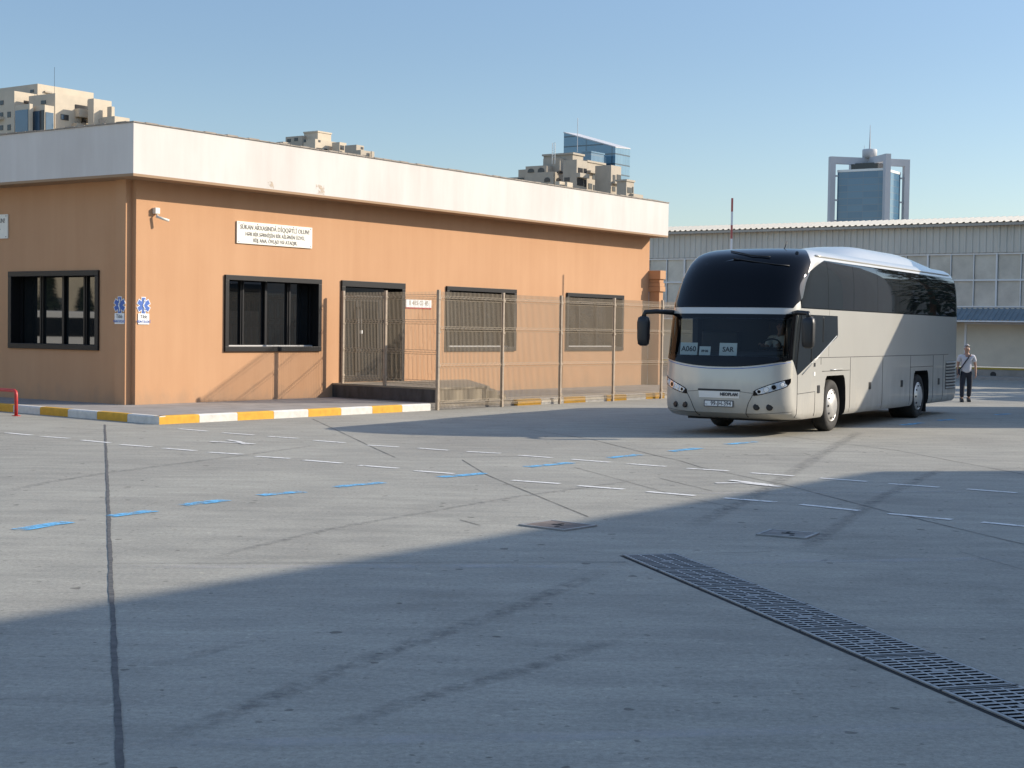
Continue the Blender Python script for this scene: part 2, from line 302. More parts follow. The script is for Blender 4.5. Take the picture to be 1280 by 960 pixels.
# drain channel: separate grate sections, and two cover plates
D0 = Vector((1.165, 12.80, 0)); DD = Vector((0.271, -0.9626, 0)).normalized(); DN = Vector((DD.y, -DD.x, 0))
rz = math.atan2(DD.y, DD.x)
def make_grate():
    r = empty('drain_grate')
    MB().box(0, .82, -.262, .262, .0012, .0028).build('pit_black', M['pit_black'], r)  # flat black slab stands in for the shade down the channel
    f = MB(); f.box(.004, .796, -.235, -.212, .003, .013); f.box(.004, .796, .212, .235, .003, .013); f.box(.006, .016, -.212, .212, .003, .0100); f.box(.784, .794, -.212, .212, .003, .0100)
    f.build('frame', M['iron'], r, bevel=.002)
    b = MB()
    k = .05
    def bar_(x0, x1, y0, y1, zt):
        b.add([(x0, y0, .004), (x1, y0, .004), (x1, y1, .004), (x0, y1, .004), (x0, y0, zt), (x1, y0, zt), (x1, y1, zt), (x0, y1, zt)], [(0, 1, 5, 4), (1, 2, 6, 5), (2, 3, 7, 6), (3, 0, 4, 7)], 1); b.quad((x0, y0, zt), (x1, y0, zt), (x1, y1, zt), (x0, y1, zt), 0)
    while k < .75:
        bar_(k, k + .029, -.208, .208, .0120); k += .0636
    for y in (-.105, 0, .105): bar_(.024, .776, y - .007, y + .007, .0118)
    bar_(.375, .43, -.05, .05, .0130)
    b.build('bars', [M['iron'], M['pit_black']], r, recalc=False); return r  # bar sides painted black as the shade inside the slots
g0 = make_grate(); lab = 'ribbed cast iron drain grate section in the long channel running across the shaded concrete'
for i in range(11):
    if i == 0: o = g0
    else:
        o = g0.copy(); C.objects.link(o)
        for ch in g0.children:
            c = ch.copy(); C.objects.link(c); c.parent = o
    p = D0 + DD * (.82 * i); o.location = p; o.rotation_euler = (random.uniform(-.003, .003), 0, rz)
    tag(o, lab, 'drain grate', 'drain grate sections in one channel')
def cover(loc, rz_, sx, sy, label, mt):
    r = empty('cover_plate', loc, rz_)
    f = MB(); f.box(-sx, sx, -sy, -sy + .03, .002, .016); f.box(-sx, sx, sy - .03, sy, .002, .016); f.box(-sx, -sx + .03, -sy + .03, sy - .03, .002, .0155); f.box(sx - .03, sx, -sy + .03, sy - .03, .002, .0155)
    f.build('frame', M['iron'], r)
    p = MB(); p.box(-sx + .036, sx - .036, -sy + .036, sy - .036, .002, .013); p.build('plate', mt, r)
    k = MB(); k.box(-.06, .06, -.02, .02, .013, .017); k.box(-.035, -.01, .05, .12, .013, .016); k.box(.05, .09, -.12, -.08, .013, .016); k.build('lug', M['pit_black'], r)
    return tag(r, label, 'cover plate')
cover((.455, 14.61, 0), R(-40), .28, .25, 'rust brown square cover plate beyond the far end of the drain channel', M['rust'])
cover((2.58, 14.22, 0), R(-28), .24, .21, 'grey worn square cover plate in the shaded concrete, to the right of the rusty one', M['cover2'])

# ------------------------------------------------------------------ kerb, pavement, platform
def kl(s): return 3.48 + .02 * (s + 2.4)                 # kerb line of the long side
KC = (-2.42, 3.48)
def kerb_run(pts_outer, n, start_white, back, name):
    pass
kb = MB()
def kseg(a, b, inward, m, capm=None):
    a = Vector(a); b = Vector(b); d = (b - a).normalized(); a2 = a + d * .004; b2 = b - d * .004
    n = inward * .16; ch = inward * .025
    vs = [a2, b2, b2 + Z * .135, a2 + Z * .135, b2 + ch + Z * .158, a2 + ch + Z * .158, b2 + n + Z * .158, a2 + n + Z * .158, b2 + n, a2 + n]
    kb.add(vs, [(0, 1, 2, 3), (3, 2, 4, 5), (5, 4, 6, 7), (7, 6, 8, 9), (0, 3, 5, 7, 9), (1, 8, 6, 4, 2)], m)
    if capm is not None: kb.m[-2] = capm; kb.m[-1] = m
s0, s1 = KC[0], 5.52; n = 8
for i in range(n):
    a = s0 + (s1 - s0) * i / n; b = s0 + (s1 - s0) * (i + 1) / n
    kseg(L(a, kl(a)), L(b, kl(b)), V, i % 2, 1 if i == 0 else None)
x = 9.0; i = 0
while x < 19.5:
    kseg(L(x, kl(x) - .10), L(x + 1.0, kl(x + 1) - .10), V, i % 2); x += 1; i += 1
def ll(t): return -2.42 + (3.48 - t) * .095               # kerb line of the short side
t = KC[1]; i = 0
while t > -14:
    kseg(L(ll(t - 1.0), t - 1.0), L(ll(t), t), U, (i + 1) % 2); t -= 1.0; i += 1
structure(kb.build('kerb', [M['kerb_y'], M['kerb_w']]))
pv = MB()
poly = [L(KC[0] + .17, KC[1] - .155), L(19.4, kl(19.4) - .27), L(26, kl(26) - .27), L(26, -14), L(ll(-14) + .165, -14)]
pv.prism([(p.x, p.y) for p in poly], .002, .154); structure(pv.build('pavement', M['pave']))
pf = MB()
pl_front = 3.42
def pz(poly, z0, z1, m=0): pf.prism([(L(*q).x, L(*q).y) for q in poly], z0, z1, m)
pz([(5.98, pl_front), (8.0, pl_front), (11.6, .004), (6.24, .004)], .12, .455, 1)
pz([(5.945, pl_front + .005), (5.977, pl_front + .005), (6.237, .004), (6.205, .004)], .16, .455, 0)
pz([(5.94, pl_front + .03), (8.03, pl_front + .03), (11.65, .003), (6.20, .003)], .458, .50, 1)
plat = pf.build('entrance_platform', [M['stone'], M['platform']])
tag(plat, 'raised concrete entrance platform with dark stone side before the door', 'platform')
st = MB()
st.prism([(p.x, p.y) for p in [L(8.06, pl_front - .02), L(8.42, pl_front - .02), L(12.1, .004), L(11.68, .004)]], .156, .385)
st.prism([(p.x, p.y) for p in [L(8.43, pl_front - .03), L(8.8, pl_front - .03), L(12.5, .004), L(12.11, .004)]], .156, .27)
tag(st.build('entrance_steps', M['platform']), 'two low concrete steps behind the mesh fence', 'steps')

# ------------------------------------------------------------------ low apricot building
bld = empty('terminal_building', L(0, 0, 0)); TB = (W0, )
def lw(s, t, z): return Vector(L(s, t, z)) - W0           # local coordinates for children of the building (no rotation)
bld.location = W0
def bbox(mb, s0, s1, t0, t1, z0, z1, m=0):
    mb.hexa([lw(s0, t0, z0), lw(s1, t0, z0), lw(s1, t1, z0), lw(s0, t1, z0), lw(s0, t0, z1), lw(s1, t0, z1), lw(s1, t1, z1), lw(s0, t1, z1)], m)
LEN = 21.40; DEP = -20.0; REC = .30
holesR = [(2.57, 5.74, 1.29, 3.01), (6.49, 8.92, .50, 3.02), (10.69, 13.91, 1.28, 3.01), (16.55, 19.79, 1.28, 3.00)]
wl = MB()
def wall_panels(mb, a0, a1, z0, z1, holes, fn):
    cuts = sorted(holes); x = a0
    for (h0, h1, b0, b1) in cuts:
        fn(mb, x, h0, z0, z1)
        if b0 > z0 + .01: fn(mb, h0, h1, z0, b0)
        fn(mb, h0, h1, b1, z1); x = h1
    fn(mb, x, a1, z0, z1)
wall_panels(wl, 0, LEN, .0, 4.95, holesR, lambda mb, a, b, z0, z1: bbox(mb, a, b, -REC, 0, z0, z1))
wl.build('long_wall', M['orange'], bld)
wl = MB(); LS = -.06
wall_panels(wl, .46, 20, 0, 4.95, [(1.10, 4.20, 1.30, 3.015)], lambda mb, a, b, z0, z1: bbox(mb, LS, LS + REC, -b, -a, z0, z1))
wl.build('short_wall', M['orange'], bld)
wl = MB(); bbox(wl, -.17, .0, -.46, -.13, 0, 4.95); bbox(wl, .0, .24, -.46, -.302, 0, 4.95); wl.build('corner_pier', M['orange'], bld)
wl = MB(); bbox(wl, LEN - .3, LEN, -20, -.302, 0, 4.95); bbox(wl, LS, LEN, -20.3, -20.002, 0, 4.95); wl.build('rear_wall', M['orange'], bld)
rf = MB()
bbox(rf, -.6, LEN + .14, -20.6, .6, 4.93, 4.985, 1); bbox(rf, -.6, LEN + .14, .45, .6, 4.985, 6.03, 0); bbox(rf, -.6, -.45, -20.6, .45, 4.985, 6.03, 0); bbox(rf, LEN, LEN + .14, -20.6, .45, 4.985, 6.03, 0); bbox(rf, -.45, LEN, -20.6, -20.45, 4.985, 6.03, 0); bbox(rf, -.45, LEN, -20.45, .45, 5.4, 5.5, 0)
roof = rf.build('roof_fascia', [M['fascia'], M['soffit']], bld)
cp = MB(); s = -.62
while s < LEN + .1:
    w = min(.33, LEN + .16 - s); dz = random.uniform(0, .022); bbox(cp, s, s + w - .012, .36, .625, 6.033, 6.052 + dz); s += .33
l = .40
while l > -20.6:
    dz = random.uniform(0, .018); bbox(cp, -.625, -.36, l - .32, l - .008, 6.033, 6.05 + dz); l -= .33
cp.build('coping', M['coping'], roof)
sn = MB()
for (s, w, h, z) in [(4.9, .30, .22, 5.0), (3.3, .2, .16, 5.0)]:
    sn = MB(); sn.add([lw(s, .6025, z), lw(s + w, .6025, z), lw(s + w, .6025, z + h), lw(s, .6025, z + h)], [(0, 1, 2, 3)]); sn.build('rust_stain', M['rust_stain'], roof)
dk = MB(); bbox(dk, .3, LEN - .32, -19.9, -3.0, .16, .2); dk.build('inner_floor', M['sash'], bld)

def window(name, side, a0, a1, z0, z1, panes, rail=True):
    def B(mb, p0, p1, d0, d1, q0, q1, m=0):               # p along the wall, d: out of the wall (+), q: height
        if side == 'R': bbox(mb, p0, p1, d0, d1, q0, q1, m)
        else: bbox(mb, LS - d1, LS - d0, -p1, -p0, q0, q1, m)
    f = MB(); w = .105
    B(f, a0 - .01, a1 + .01, -.02, .05, z1 - w, z1 + .01); B(f, a0 - .01, a1 + .01, -.02, .05, z0 - .01, z0 + w)
    B(f, a0 - .01, a0 + w, -.02, .048, z0 + w, z1 - w); B(f, a1 - w, a1 + .01, -.02, .048, z0 + w, z1 - w)
    B(f, a0 + .0, a0 + .03, -.34, -.022, z0 + .03, z1 - .03); B(f, a1 - .03, a1, -.34, -.022, z0 + .03, z1 - .03); B(f, a0, a1, -.34, -.022, z1 - .03, z1 - .002); B(f, a0, a1, -.34, -.022, z0 + .002, z0 + .03)
    fr = f.build('window', M['frame'], bld, bevel=.006)
    g = MB(); B(g, a0 + .031, a1 - .031, -.325, -.318, z0 + .031, z1 - .031); g.build('pane', M['pane'], fr)
    sh = MB(); ya, yb = z0 + .04, z1 - .04; wa = a0 + .04; ww = (a1 - a0 - .08) / panes
    for i in range(panes):
        p0 = wa + ww * i; p1 = p0 + ww; dd = -.27 + (.02 if i % 2 else 0)
        B(sh, p0, p0 + .045, dd - .045, dd, ya, yb); B(sh, p1 - .045, p1, dd - .045, dd, ya, yb); B(sh, p0 + .045, p1 - .045, dd - .045, dd, yb - .05, yb); B(sh, p0 + .045, p1 - .045, dd - .045, dd, ya, ya + .055)
    sh.build('sash', M['sash'], fr)
    if rail:
        r = MB(); B(r, a0 + .06, a1 - .06, -.245, -.19, z0 + .105, z0 + .135); r.build('sill_rail', M['sillrail'], fr)
    return fr
window('w', 'R', *holesR[0], 4); window('w', 'R', *holesR[2], 3); window('w', 'R', *holesR[3], 3)
window('w', 'L', 1.10, 4.20, 1.30, 3.015, 4, False)
# entrance door
a0, a1, z0, z1 = holesR[1]
f = MB(); bbox(f, a0 - .01, a1 + .01, -.02, .05, z1 - .14, z1 + .01); bbox(f, a0 - .01, a0 + .12, -.02, .048, z0 + .004, z1 - .14); bbox(f, a1 - .12, a1 + .01, -.02, .048, z0 + .004, z1 - .14)
bbox(f, a0, a0 + .03, -.34, -.022, z0 + .004, z1 - .03); bbox(f, a1 - .03, a1, -.34, -.022, z0 + .004, z1 - .03); bbox(f, a0, a1, -.34, -.022, z1 - .03, z1 - .002)
bbox(f, a0 + .03, a1 - .03, -.30, -.24, 2.62, 2.68); bbox(f, 8.28, 8.34, -.30, -.24, z0 + .004, 2.62)
door = f.build('door', M['frame'], bld, bevel=.006)
for (p0, p1) in [(a0 + .04, 7.42), (7.43, 8.27)]:
    d = MB(); bbox(d, p0, p0 + .09, -.29, -.25, z0 + .01, 2.615); bbox(d, p1 - .09, p1, -.29, -.25, z0 + .01, 2.615); bbox(d, p0 + .09, p1 - .09, -.29, -.25, 2.53, 2.615); bbox(d, p0 + .09, p1 - .09, -.29, -.25, z0 + .01, z0 + .16)
    d.build('door_leaf', M['sash'], door)
    hx = p1 - .05 if p0 < 7 else p0 + .05
    h = MB(); h.tube([lw(hx, -.245, .75), lw(hx, -.20, .78), lw(hx, -.20, 2.35), lw(hx, -.245, 2.38)], .018, 8); h.build('pull_handle', M['frame'], door, True)
g = MB(); bbox(g, a0 + .03, a1 - .03, -.277, -.271, z0 + .02, z1 - .04); g.build('door_glass', M['pane'], door)
k = MB(); bbox(k, 7.50, 7.60, -.249, -.246, 1.72, 1.80); k.build('door_notice', M['signwhite'], door)

# things fixed to the walls
nb = -V; nl = -U
def board(name, side, a0, a1, z0, z1, mt, thick=.03, off=.004):
    o = MB()
    if side == 'R': o.hexa([L(a0, off, z0), L(a1, off, z0), L(a1, off + thick, z0), L(a0, off + thick, z0), L(a0, off, z1), L(a1, off, z1), L(a1, off + thick, z1), L(a0, off + thick, z1)])
    else:
        s = LS - off; o.hexa([L(s, -a0, z0), L(s - thick, -a0, z0), L(s - thick, -a1, z0), L(s, -a1, z0), L(s, -a0, z1), L(s - thick, -a0, z1), L(s - thick, -a1, z1), L(s, -a1, z1)])
    return o
LINES = [('SÜKAN ARXASINDA DİQQƏTLİ OLUN!', .145, .125, 2.28), ('HƏR BİR SƏRNİŞİN BİR AİLƏNİN ÜZVÜ,', .118, -.03, 1.95), ('BİR ANA, ÖVLAD VƏ ATADIR.', .118, -.165, 1.45)]
def notice(side, a0, a1, z0, z1, label):
    r = board('b', side, a0, a1, z0, z1, M['white']).build('notice_board', M['white'], None, bevel=.004)
    tag(r, label, 'sign')
    zc = (z0 + z1) / 2; ac = (a0 + a1) / 2
    for (tx, sz, dz, fw_) in LINES:
        if side == 'R': lettering('lettering', tx, sz, M['greyink'], r, L(ac, .0375, zc + dz), U, Z, fit=fw_, bold=.0006)
        else: lettering('lettering', tx, sz, M['greyink'], r, L(LS - .0375, -ac, zc + dz), -V, Z, fit=fw_, bold=.0006)
    for k in range(5):
        for zz in (z0 + .04, z1 - .04):
            a = a0 + .06 + (a1 - a0 - .12) * k / 4
            p = L(a, .036, zz) if side == 'R' else L(LS - .036, -a, zz)
            q = nb if side == 'R' else nl
            b = MB(); b.tube([p - q * .003, p + q * .004], .012, 6); b.build('bolt', M['sash'], r)
notice('R', 2.91, 5.40, 3.75, 4.25, 'cream notice board on sunlit wall, three lines above the first window')
notice('L', 4.24, 6.73, 3.78, 4.33, 'cream notice board on the shaded short wall above its window')
def medical(side, a0, a1, s_, label):
    ac = (a0 + a1) / 2
    def P(a, d, z): return L(a, d, z) if side == 'R' else L(s_ - d, -a, z)
    ex = U if side == 'R' else -V
    r = MB(); vs = []
    c = P(ac, .0, 2.27); n = nb if side == 'R' else nl
    def bar(ang, w, h, d0, d1, mt, m=0):
        e1 = ex * math.cos(ang) + Z * math.sin(ang); e2 = -ex * math.sin(ang) + Z * math.cos(ang)
        r.hexa([c + e1 * x + e2 * y + n * d for d in (d0, d1) for (x, y) in ((-w, -h), (w, -h), (w, h), (-w, h))], m)
    for i, an in enumerate((0, PI / 3, -PI / 3)): bar(an, .062, .185, .003, .010 + i * .001, None, 0)
    for i, an in enumerate((0, PI / 3, -PI / 3)): bar(an, .048, .170, .0125, .0135 + i * .001, None, 1)
    pts = [c + ex * (.028 * math.sin(k * .95)) + Z * (-.12 + .024 * k) + n * .018 for k in range(11)]
    r.tube(pts, .013, 6, 0); r.tube([c - Z * .15 + n * .018, c + Z * .15 + n * .018], .007, 6, 0)
    q = P(ac, .004, 1.985)
    e = MB(); hw, hh = (a1 - a0) / 2, .115
    rr = r.build('star_emblem', [M['signwhite'], M['blue']])
    root = empty('medical_sign', (0, 0, 0)); rr.parent = root
    e.hexa([q + ex * x + Z * y + n * d for d in (0, .012) for (x, y) in ((-hw, -hh), (hw, -hh), (hw, hh), (-hw, hh))]); e.build('plate', M['signwhite'], root)
    lettering('lettering', 'Tibb', .11, M['ink'], root, q + Z * .045 + n * .0145, ex, Z)
    lettering('lettering', 'MƏNTƏQƏSİ', .075, M['blue'], root, q - Z * .06 + n * .0145, ex, Z, sx=.82)
    tag(root, label, 'sign')
medical('R', .06, .36, 0, 'blue star medical sign on the sunlit wall beside the corner')
medical('L', .15, .45, -.17, 'blue star medical sign on the shaded face of the corner pier')
# number strip by the door
r = board('b', 'R', 8.99, 10.05, 2.42, 2.62, M['signwhite'], .012).build('number_strip', M['signwhite'], None)
tag(r, 'small white number strip with red underline right of the door', 'sign')
lettering('lettering', '1 485 03 45', .17, M['post'], r, L(9.52, .0185, 2.53), U, Z, sx=1.0)
u_ = board('b', 'R', 8.99, 10.05, 2.385, 2.415, M['red'], .012); u_.build('underline', M['red'], r)
# security camera
cr = empty('security_camera', (0, 0, 0)); b = board('b', 'R', .44, .57, 4.24, 4.37, None, .10); b.build('junction_box', M['white'], cr, bevel=.01)
t_ = MB(); t_.tube([L(.51, .06, 4.24), L(.52, .10, 4.17)], .016, 8); t_.build('bracket', M['white'], cr, True)
t_ = MB(); t_.tube([L(.48, .07, 4.185), L(.70, .24, 4.10)], .028, 12); t_.build('camera_body', M['white'], cr, True)
tag(cr, 'white bullet security camera under the eaves near the corner', 'camera')

# ------------------------------------------------------------------ mesh fence
fence = empty('mesh_fence', (0, 0, 0)); tag(fence, 'tall beige welded mesh fence along the kerb and across the door platform', 'fence')
def fl(s): return kl(s) + .03
def fpost(p, z0, z1):
    m_ = MB(); e1 = U * .032; e2 = V * .032
    m_.hexa([p - e1 - e2 + Z * z0, p + e1 - e2 + Z * z0, p + e1 + e2 + Z * z0, p - e1 + e2 + Z * z0, p - e1 - e2 + Z * z1, p + e1 - e2 + Z * z1, p + e1 + e2 + Z * z1, p - e1 + e2 + Z * z1])
    for k in range(4):
        zz = z0 + (z1 - z0) * (.08 + .28 * k); q = p + U * .0 - V * .036
        m_.hexa([q - U * .045 - V * .006 + Z * zz, q + U * .045 - V * .006 + Z * zz, q + U * .045 + V * .003 + Z * zz, q - U * .045 + V * .003 + Z * zz, q - U * .045 - V * .006 + Z * (zz + .05), q + U * .045 - V * .006 + Z * (zz + .05), q + U * .045 + V * .003 + Z * (zz + .05), q - U * .045 + V * .003 + Z * (zz + .05)])
    m_.build('post', M['post'], fence)
def fpanel(a, b, z0, z1, out, r=.0050):
    m_ = MB(); a = Vector(a); b = Vector(b); ln = (b - a).length; d = (b - a) / ln; H = z1 - z0
    folds = [.04, .36, .68, .945]
    def off(z):
        q = 0
        for f_ in folds:
            q = max(q, max(0, 1 - abs(z - f_ * H) / .05))
        return out * (.028 * q)
    zs = [0]
    for f_ in folds: zs += [max(f_ * H - .05, 0.001), f_ * H, f_ * H + .05]
    zs.append(H); zs = sorted(set(min(max(z, 0), H) for z in zs))
    x = .03
    while x < ln - .02:
        c = a + d * x; prev = None
        for z in zs:
            p = c + Z * (z0 + z) + off(z); q = [p - d * r - out * r, p + d * r - out * r, p + d * r + out * r, p - d * r + out * r]
            if prev:
                for k in range(4): m_.quad(prev[k], prev[(k + 1) % 4], q[(k + 1) % 4], q[k])
            prev = q
        x += .05
    for f_ in folds:
        for dz in (-.05, 0, .05):
            z = f_ * H + dz
            if 0 < z < H: m_.tube([a + Z * (z0 + z) + off(z) + out * .006, b + Z * (z0 + z) + off(z) + out * .006], .0043, 4, caps=False)
    m_.build('mesh_panel', M['fence'], fence, recalc=False)
ps = [5.72, 8.17, 10.62, 13.10, 15.58, 18.05]
PP = [L(s, fl(s)) for s in ps]
for p in PP: fpost(p, 0.0, 2.76)
for a, b in zip(PP, PP[1:]): fpanel(a + U * .035, b - U * .035, .06, 2.72, -V)
RP = [L(5.95, 1.95), L(6.2, .28)]
def xline(px, p, q):                                      # point on segment line p-q seen at column px
    lo, hi = -.5, 1.5
    for _ in range(50):
        m_ = (lo + hi) / 2
        if proj(p.lerp(q, m_) + Z * 1.5)[0] > px: hi = m_
        else: lo = m_
    return p.lerp(q, lo)
A_, B_ = L(5.98, 3.40), L(6.26, 0.02)
RP = [xline(481.5, B_, A_), xline(428.5, B_, A_)]
for p in RP: fpost(p, .50, 2.76)
fpanel(PP[0] + V * .04, RP[0] - V * .04, .54, 2.72, -U, .0037); fpanel(RP[0] + V * .04, RP[1] - V * .04, .54, 2.72, -U, .0037)

# gate pillar at the end of the wall, and the raised barrier arm
gpil = empty('gate_pillar', L(21.54, .19, 0)); Pm = MB()
def pbox(mb, h, z0, z1):
    ha, hb = .12 + h, .19 + h; c4 = [U * -ha - V * -hb, U * ha - V * -hb, U * ha - V * hb, U * -ha - V * hb]
    mb.hexa([c + Z * z0 for c in c4] + [c + Z * z1 for c in c4])
pbox(Pm, 0, 0, 3.18); Pm.build('shaft', M['orange'], gpil)
Pm = MB(); pbox(Pm, .055, 3.182, 3.34); pbox(Pm, .035, 3.342, 3.46); pbox(Pm, .01, 3.462, 3.58); pbox(Pm, .06, 3.582, 3.86); Pm.build('capital', M['orange'], gpil, bevel=.008)
tag(gpil, 'apricot gate pillar with stepped capital at the far wall end', 'pillar')
M['fadedred'] = mat('faded_red_band', (.48, .13, .11), .6)
bar = empty('barrier_arm', (6.63, 47.06, 0)); b = MB(); b.box(-.16, .16, -.16, .16, 0, 1.05); b.build('barrier_housing', M['post'], bar, bevel=.02)
for i in range(12):
    z0_ = 1.05 + i * .4108
    q = MB(); q.box(-.03, .03, -.02, .02, z0_, z0_ + .4108); q.build('arm_band', M['signwhite'] if i % 2 == 0 else M['fadedred'], bar)
tag(bar, 'raised red and white barrier arm behind the bus roof', 'barrier')

# red hoop rail
hp = MB(); P0 = Vector((-9.91, 30.73, 0)); dv = Vector((-.60, .80, 0)).normalized(); dv = (L(ll(-3.5), -3.5) - L(ll(-.4), -.4)).normalized()
hp.tube([P0, P0 + Z * .43, P0 + Z * .485 + dv * .02, P0 + Z * .505 + dv * .07, P0 + Z * .505 + dv * 2.4, P0 + Z * .485 + dv * 2.45, P0 + Z * .43 + dv * 2.47, P0 + dv * 2.47], .035, 10)
rail = hp.build('hoop_rail', M['red'], None, True); tag(rail, 'low red tubular hoop rail standing at the kerb', 'rail')
for q in (P0, P0 + dv * 2.47): fl_ = MB(); fl_.tube([q, q + Z * .012], .085, 12); fl_.build('foot_flange', M['red'], rail)
exec_parts = []
# ------------------------------------------------------------------ coach
M['coach'] = mat('champagne_silver_paint', (.53, .51, .458), .34, metal=.2, coat=.6, var=.05, vscale=1.2)
nt, b_ = nodes_of(M['coach']); N = nt.nodes.new; lk = nt.links.new                # road film on the lower panels
tc = N('ShaderNodeTexCoord'); sp = N('ShaderNodeSeparateXYZ'); lk(tc.outputs['Object'], sp.inputs[0]); mp = N('ShaderNodeMapping'); mp.inputs['Scale'].default_value = (1, 1, .35); lk(tc.outputs['Object'], mp.inputs[0]); nz = N('ShaderNodeTexNoise'); nz.inputs['Scale'].default_value = 3.5; nz.inputs['Detail'].default_value = 7; lk(mp.outputs[0], nz.inputs[0])
m1 = N('ShaderNodeMath'); m1.operation = 'MULTIPLY_ADD'; m1.inputs[1].default_value = 1.3; lk(nz.outputs['Fac'], m1.inputs[0]); m1.inputs[2].default_value = 0; m2 = N('ShaderNodeMath'); m2.operation = 'SUBTRACT'; lk(m1.outputs[0], m2.inputs[0]); lk(sp.outputs['Z'], m2.inputs[1]); mr = N('ShaderNodeMapRange'); mr.inputs[1].default_value = -.35; mr.inputs[2].default_value = .45; mr.inputs[4].default_value = .5; lk(m2.outputs[0], mr.inputs[0])
old = b_.inputs['Base Color'].links[0].from_socket; dm = N('ShaderNodeMix'); dm.data_type = 'RGBA'; lk(mr.outputs[0], dm.inputs['Factor']); lk(old, dm.inputs['A']); dm.inputs['B'].default_value = (.27, .245, .21, 1); lk(dm.outputs['Result'], b_.inputs['Base Color'])
rg = N('ShaderNodeMapRange'); rg.inputs[2].default_value = .5; rg.inputs[3].default_value = .30; rg.inputs[4].default_value = .65; lk(mr.outputs[0], rg.inputs[0]); lk(rg.outputs[0], b_.inputs['Roughness'])
M['seam'] = mat('panel_gap', (.03, .03, .03), .7)
M['cglass'] = mat('black_coach_glass', (.003, .0035, .005), .015, spec=.2)
M['cglass2'] = mat('tinted_side_glass', (.010, .011, .012), .02, spec=.9)
M['frit'] = mat('black_glass_edge', (.004, .004, .005), .06, spec=.25)
M['screen'] = glass_thin('clear_windscreen', (.56, .61, .62), .55)
M['interior'] = mat('cab_interior', (.035, .035, .038), .8)
M['dash'] = mat('dashboard', (.02, .02, .022), .6)
M['rubber'] = mat('black_plastic', (.015, .015, .016), .45)
M['tyre'] = mat('tyre_rubber', (.020, .019, .018), .85, var=.4, vscale=9, vcol=(.035, .032, .029))
M['hub'] = mat('brushed_hub_cover', (.62, .60, .57), .35, metal=.6)
M['under'] = mat('underbody', (.012, .012, .012), .9)
M['chrome'] = mat('lamp_chrome', (.75, .77, .80), .12, metal=.9)
M['lens'] = mat('lamp_lens_cover', (.62, .70, .80), .10, metal=.3, spec=.8, coat=1.0)
M['strip'] = mat('satin_name_strip', (.74, .74, .72), .3, metal=.2)
M['plate'] = mat('plate_white', (.72, .72, .70), .5)
M['paper'] = mat('paper_card', (.80, .84, .80), .8)
M['silver'] = mat('silver_trim', (.60, .60, .60), .35, metal=.5)
BO = Vector((6.2356, 29.6775, 0)) - Vector((0.86507, -0.50164, 0)) * 1.25
coach = empty('coach', BO, -PHI)
tag(coach, 'champagne silver touring coach with black upper windscreen and a long dark window band', 'bus')
LV = [  # z, half width, front centre Y, front curve depth, rear Y
 (.30, 1.19, -2.28, .60, 9.36), (.34, 1.225, -2.52, .62, 9.40), (.42, 1.245, -2.71, .64, 9.44), (.60, 1.25, -2.78, .66, 9.46), (.90, 1.25, -2.80, .68, 9.46), (1.15, 1.25, -2.79, .70, 9.46), (1.35, 1.25, -2.77, .70, 9.45),
 (1.45, 1.25, -2.745, .70, 9.45), (1.80, 1.25, -2.67, .70, 9.44), (2.15, 1.25, -2.59, .70, 9.43), (2.23, 1.25, -2.57, .70, 9.43), (2.33, 1.249, -2.55, .70, 9.42), (2.50, 1.246, -2.46, .71, 9.40), (2.70, 1.244, -2.34, .73, 9.37),
 (2.90, 1.236, -2.20, .76, 9.34), (3.08, 1.220, -2.04, .79, 9.30), (3.22, 1.192, -1.88, .81, 9.25), (3.32, 1.152, -1.73, .82, 9.19), (3.39, 1.09, -1.56, .82, 9.12), (3.44, 1.005, -1.36, .80, 9.03), (3.47, .89, -1.12, .76, 8.92), (3.49, .70, -.80, .66, 8.70), (3.50, .45, -.4, .42, 8.1)]
def lv(z):
    z = min(max(z, LV[0][0]), LV[-1][0])
    for i in range(len(LV) - 1):
        if z <= LV[i + 1][0] + 1e-9: break
    p0 = LV[max(i - 1, 0)]; p1 = LV[i]; p2 = LV[i + 1]; p3 = LV[min(i + 2, len(LV) - 1)]
    h = p2[0] - p1[0]; t = (z - p1[0]) / h; out = []
    for k in range(1, 5):
        d = (p2[k] - p1[k]) / h
        def slope(a, b_, c):
            s1 = (b_[k] - a[k]) / (b_[0] - a[0]) if b_[0] != a[0] else d
            s2 = (c[k] - b_[k]) / (c[0] - b_[0]) if c[0] != b_[0] else d
            if s1 * s2 <= 0: return 0
            return 2 * s1 * s2 / (s1 + s2)
        m1 = slope(p0, p1, p2) if p0 is not p1 else d; m2 = slope(p1, p2, p3) if p3 is not p2 else d
        out.append((2 * t**3 - 3 * t**2 + 1) * p1[k] + (t**3 - 2 * t**2 + t) * h * m1 + (-2 * t**3 + 3 * t**2) * p2[k] + (t**3 - t**2) * h * m2)
    return out
EXF, EXR, DR = 2.7, 3.5, .30
def pfront(t, z):                                        # t: -90..90 degrees round the nose
    hw, yc, D, yr = lv(z); s, c = math.sin(t), math.cos(t)
    X = hw * math.copysign(abs(s) ** (2 / EXF), s); return Vector((X, yc + D - D * abs(c) ** (2 / EXF), z))
def pside(Y, z, sg=1):
    hw, yc, D, yr = lv(z); ys = yc + D; ye = yr - DR
    if Y < ys: X = hw * max(0, 1 - min(1, ((ys - Y) / D)) ** EXF) ** (1 / EXF)
    elif Y > ye: X = hw * max(0, 1 - min(1, ((Y - ye) / DR)) ** EXR) ** (1 / EXR)
    else: X = hw
    return Vector((X * sg, Y, z))
def tfromX(X, z):
    hw = lv(z)[0]; a = min(1, abs(X) / hw) ** (EXF / 2); return math.copysign(math.asin(a), X)
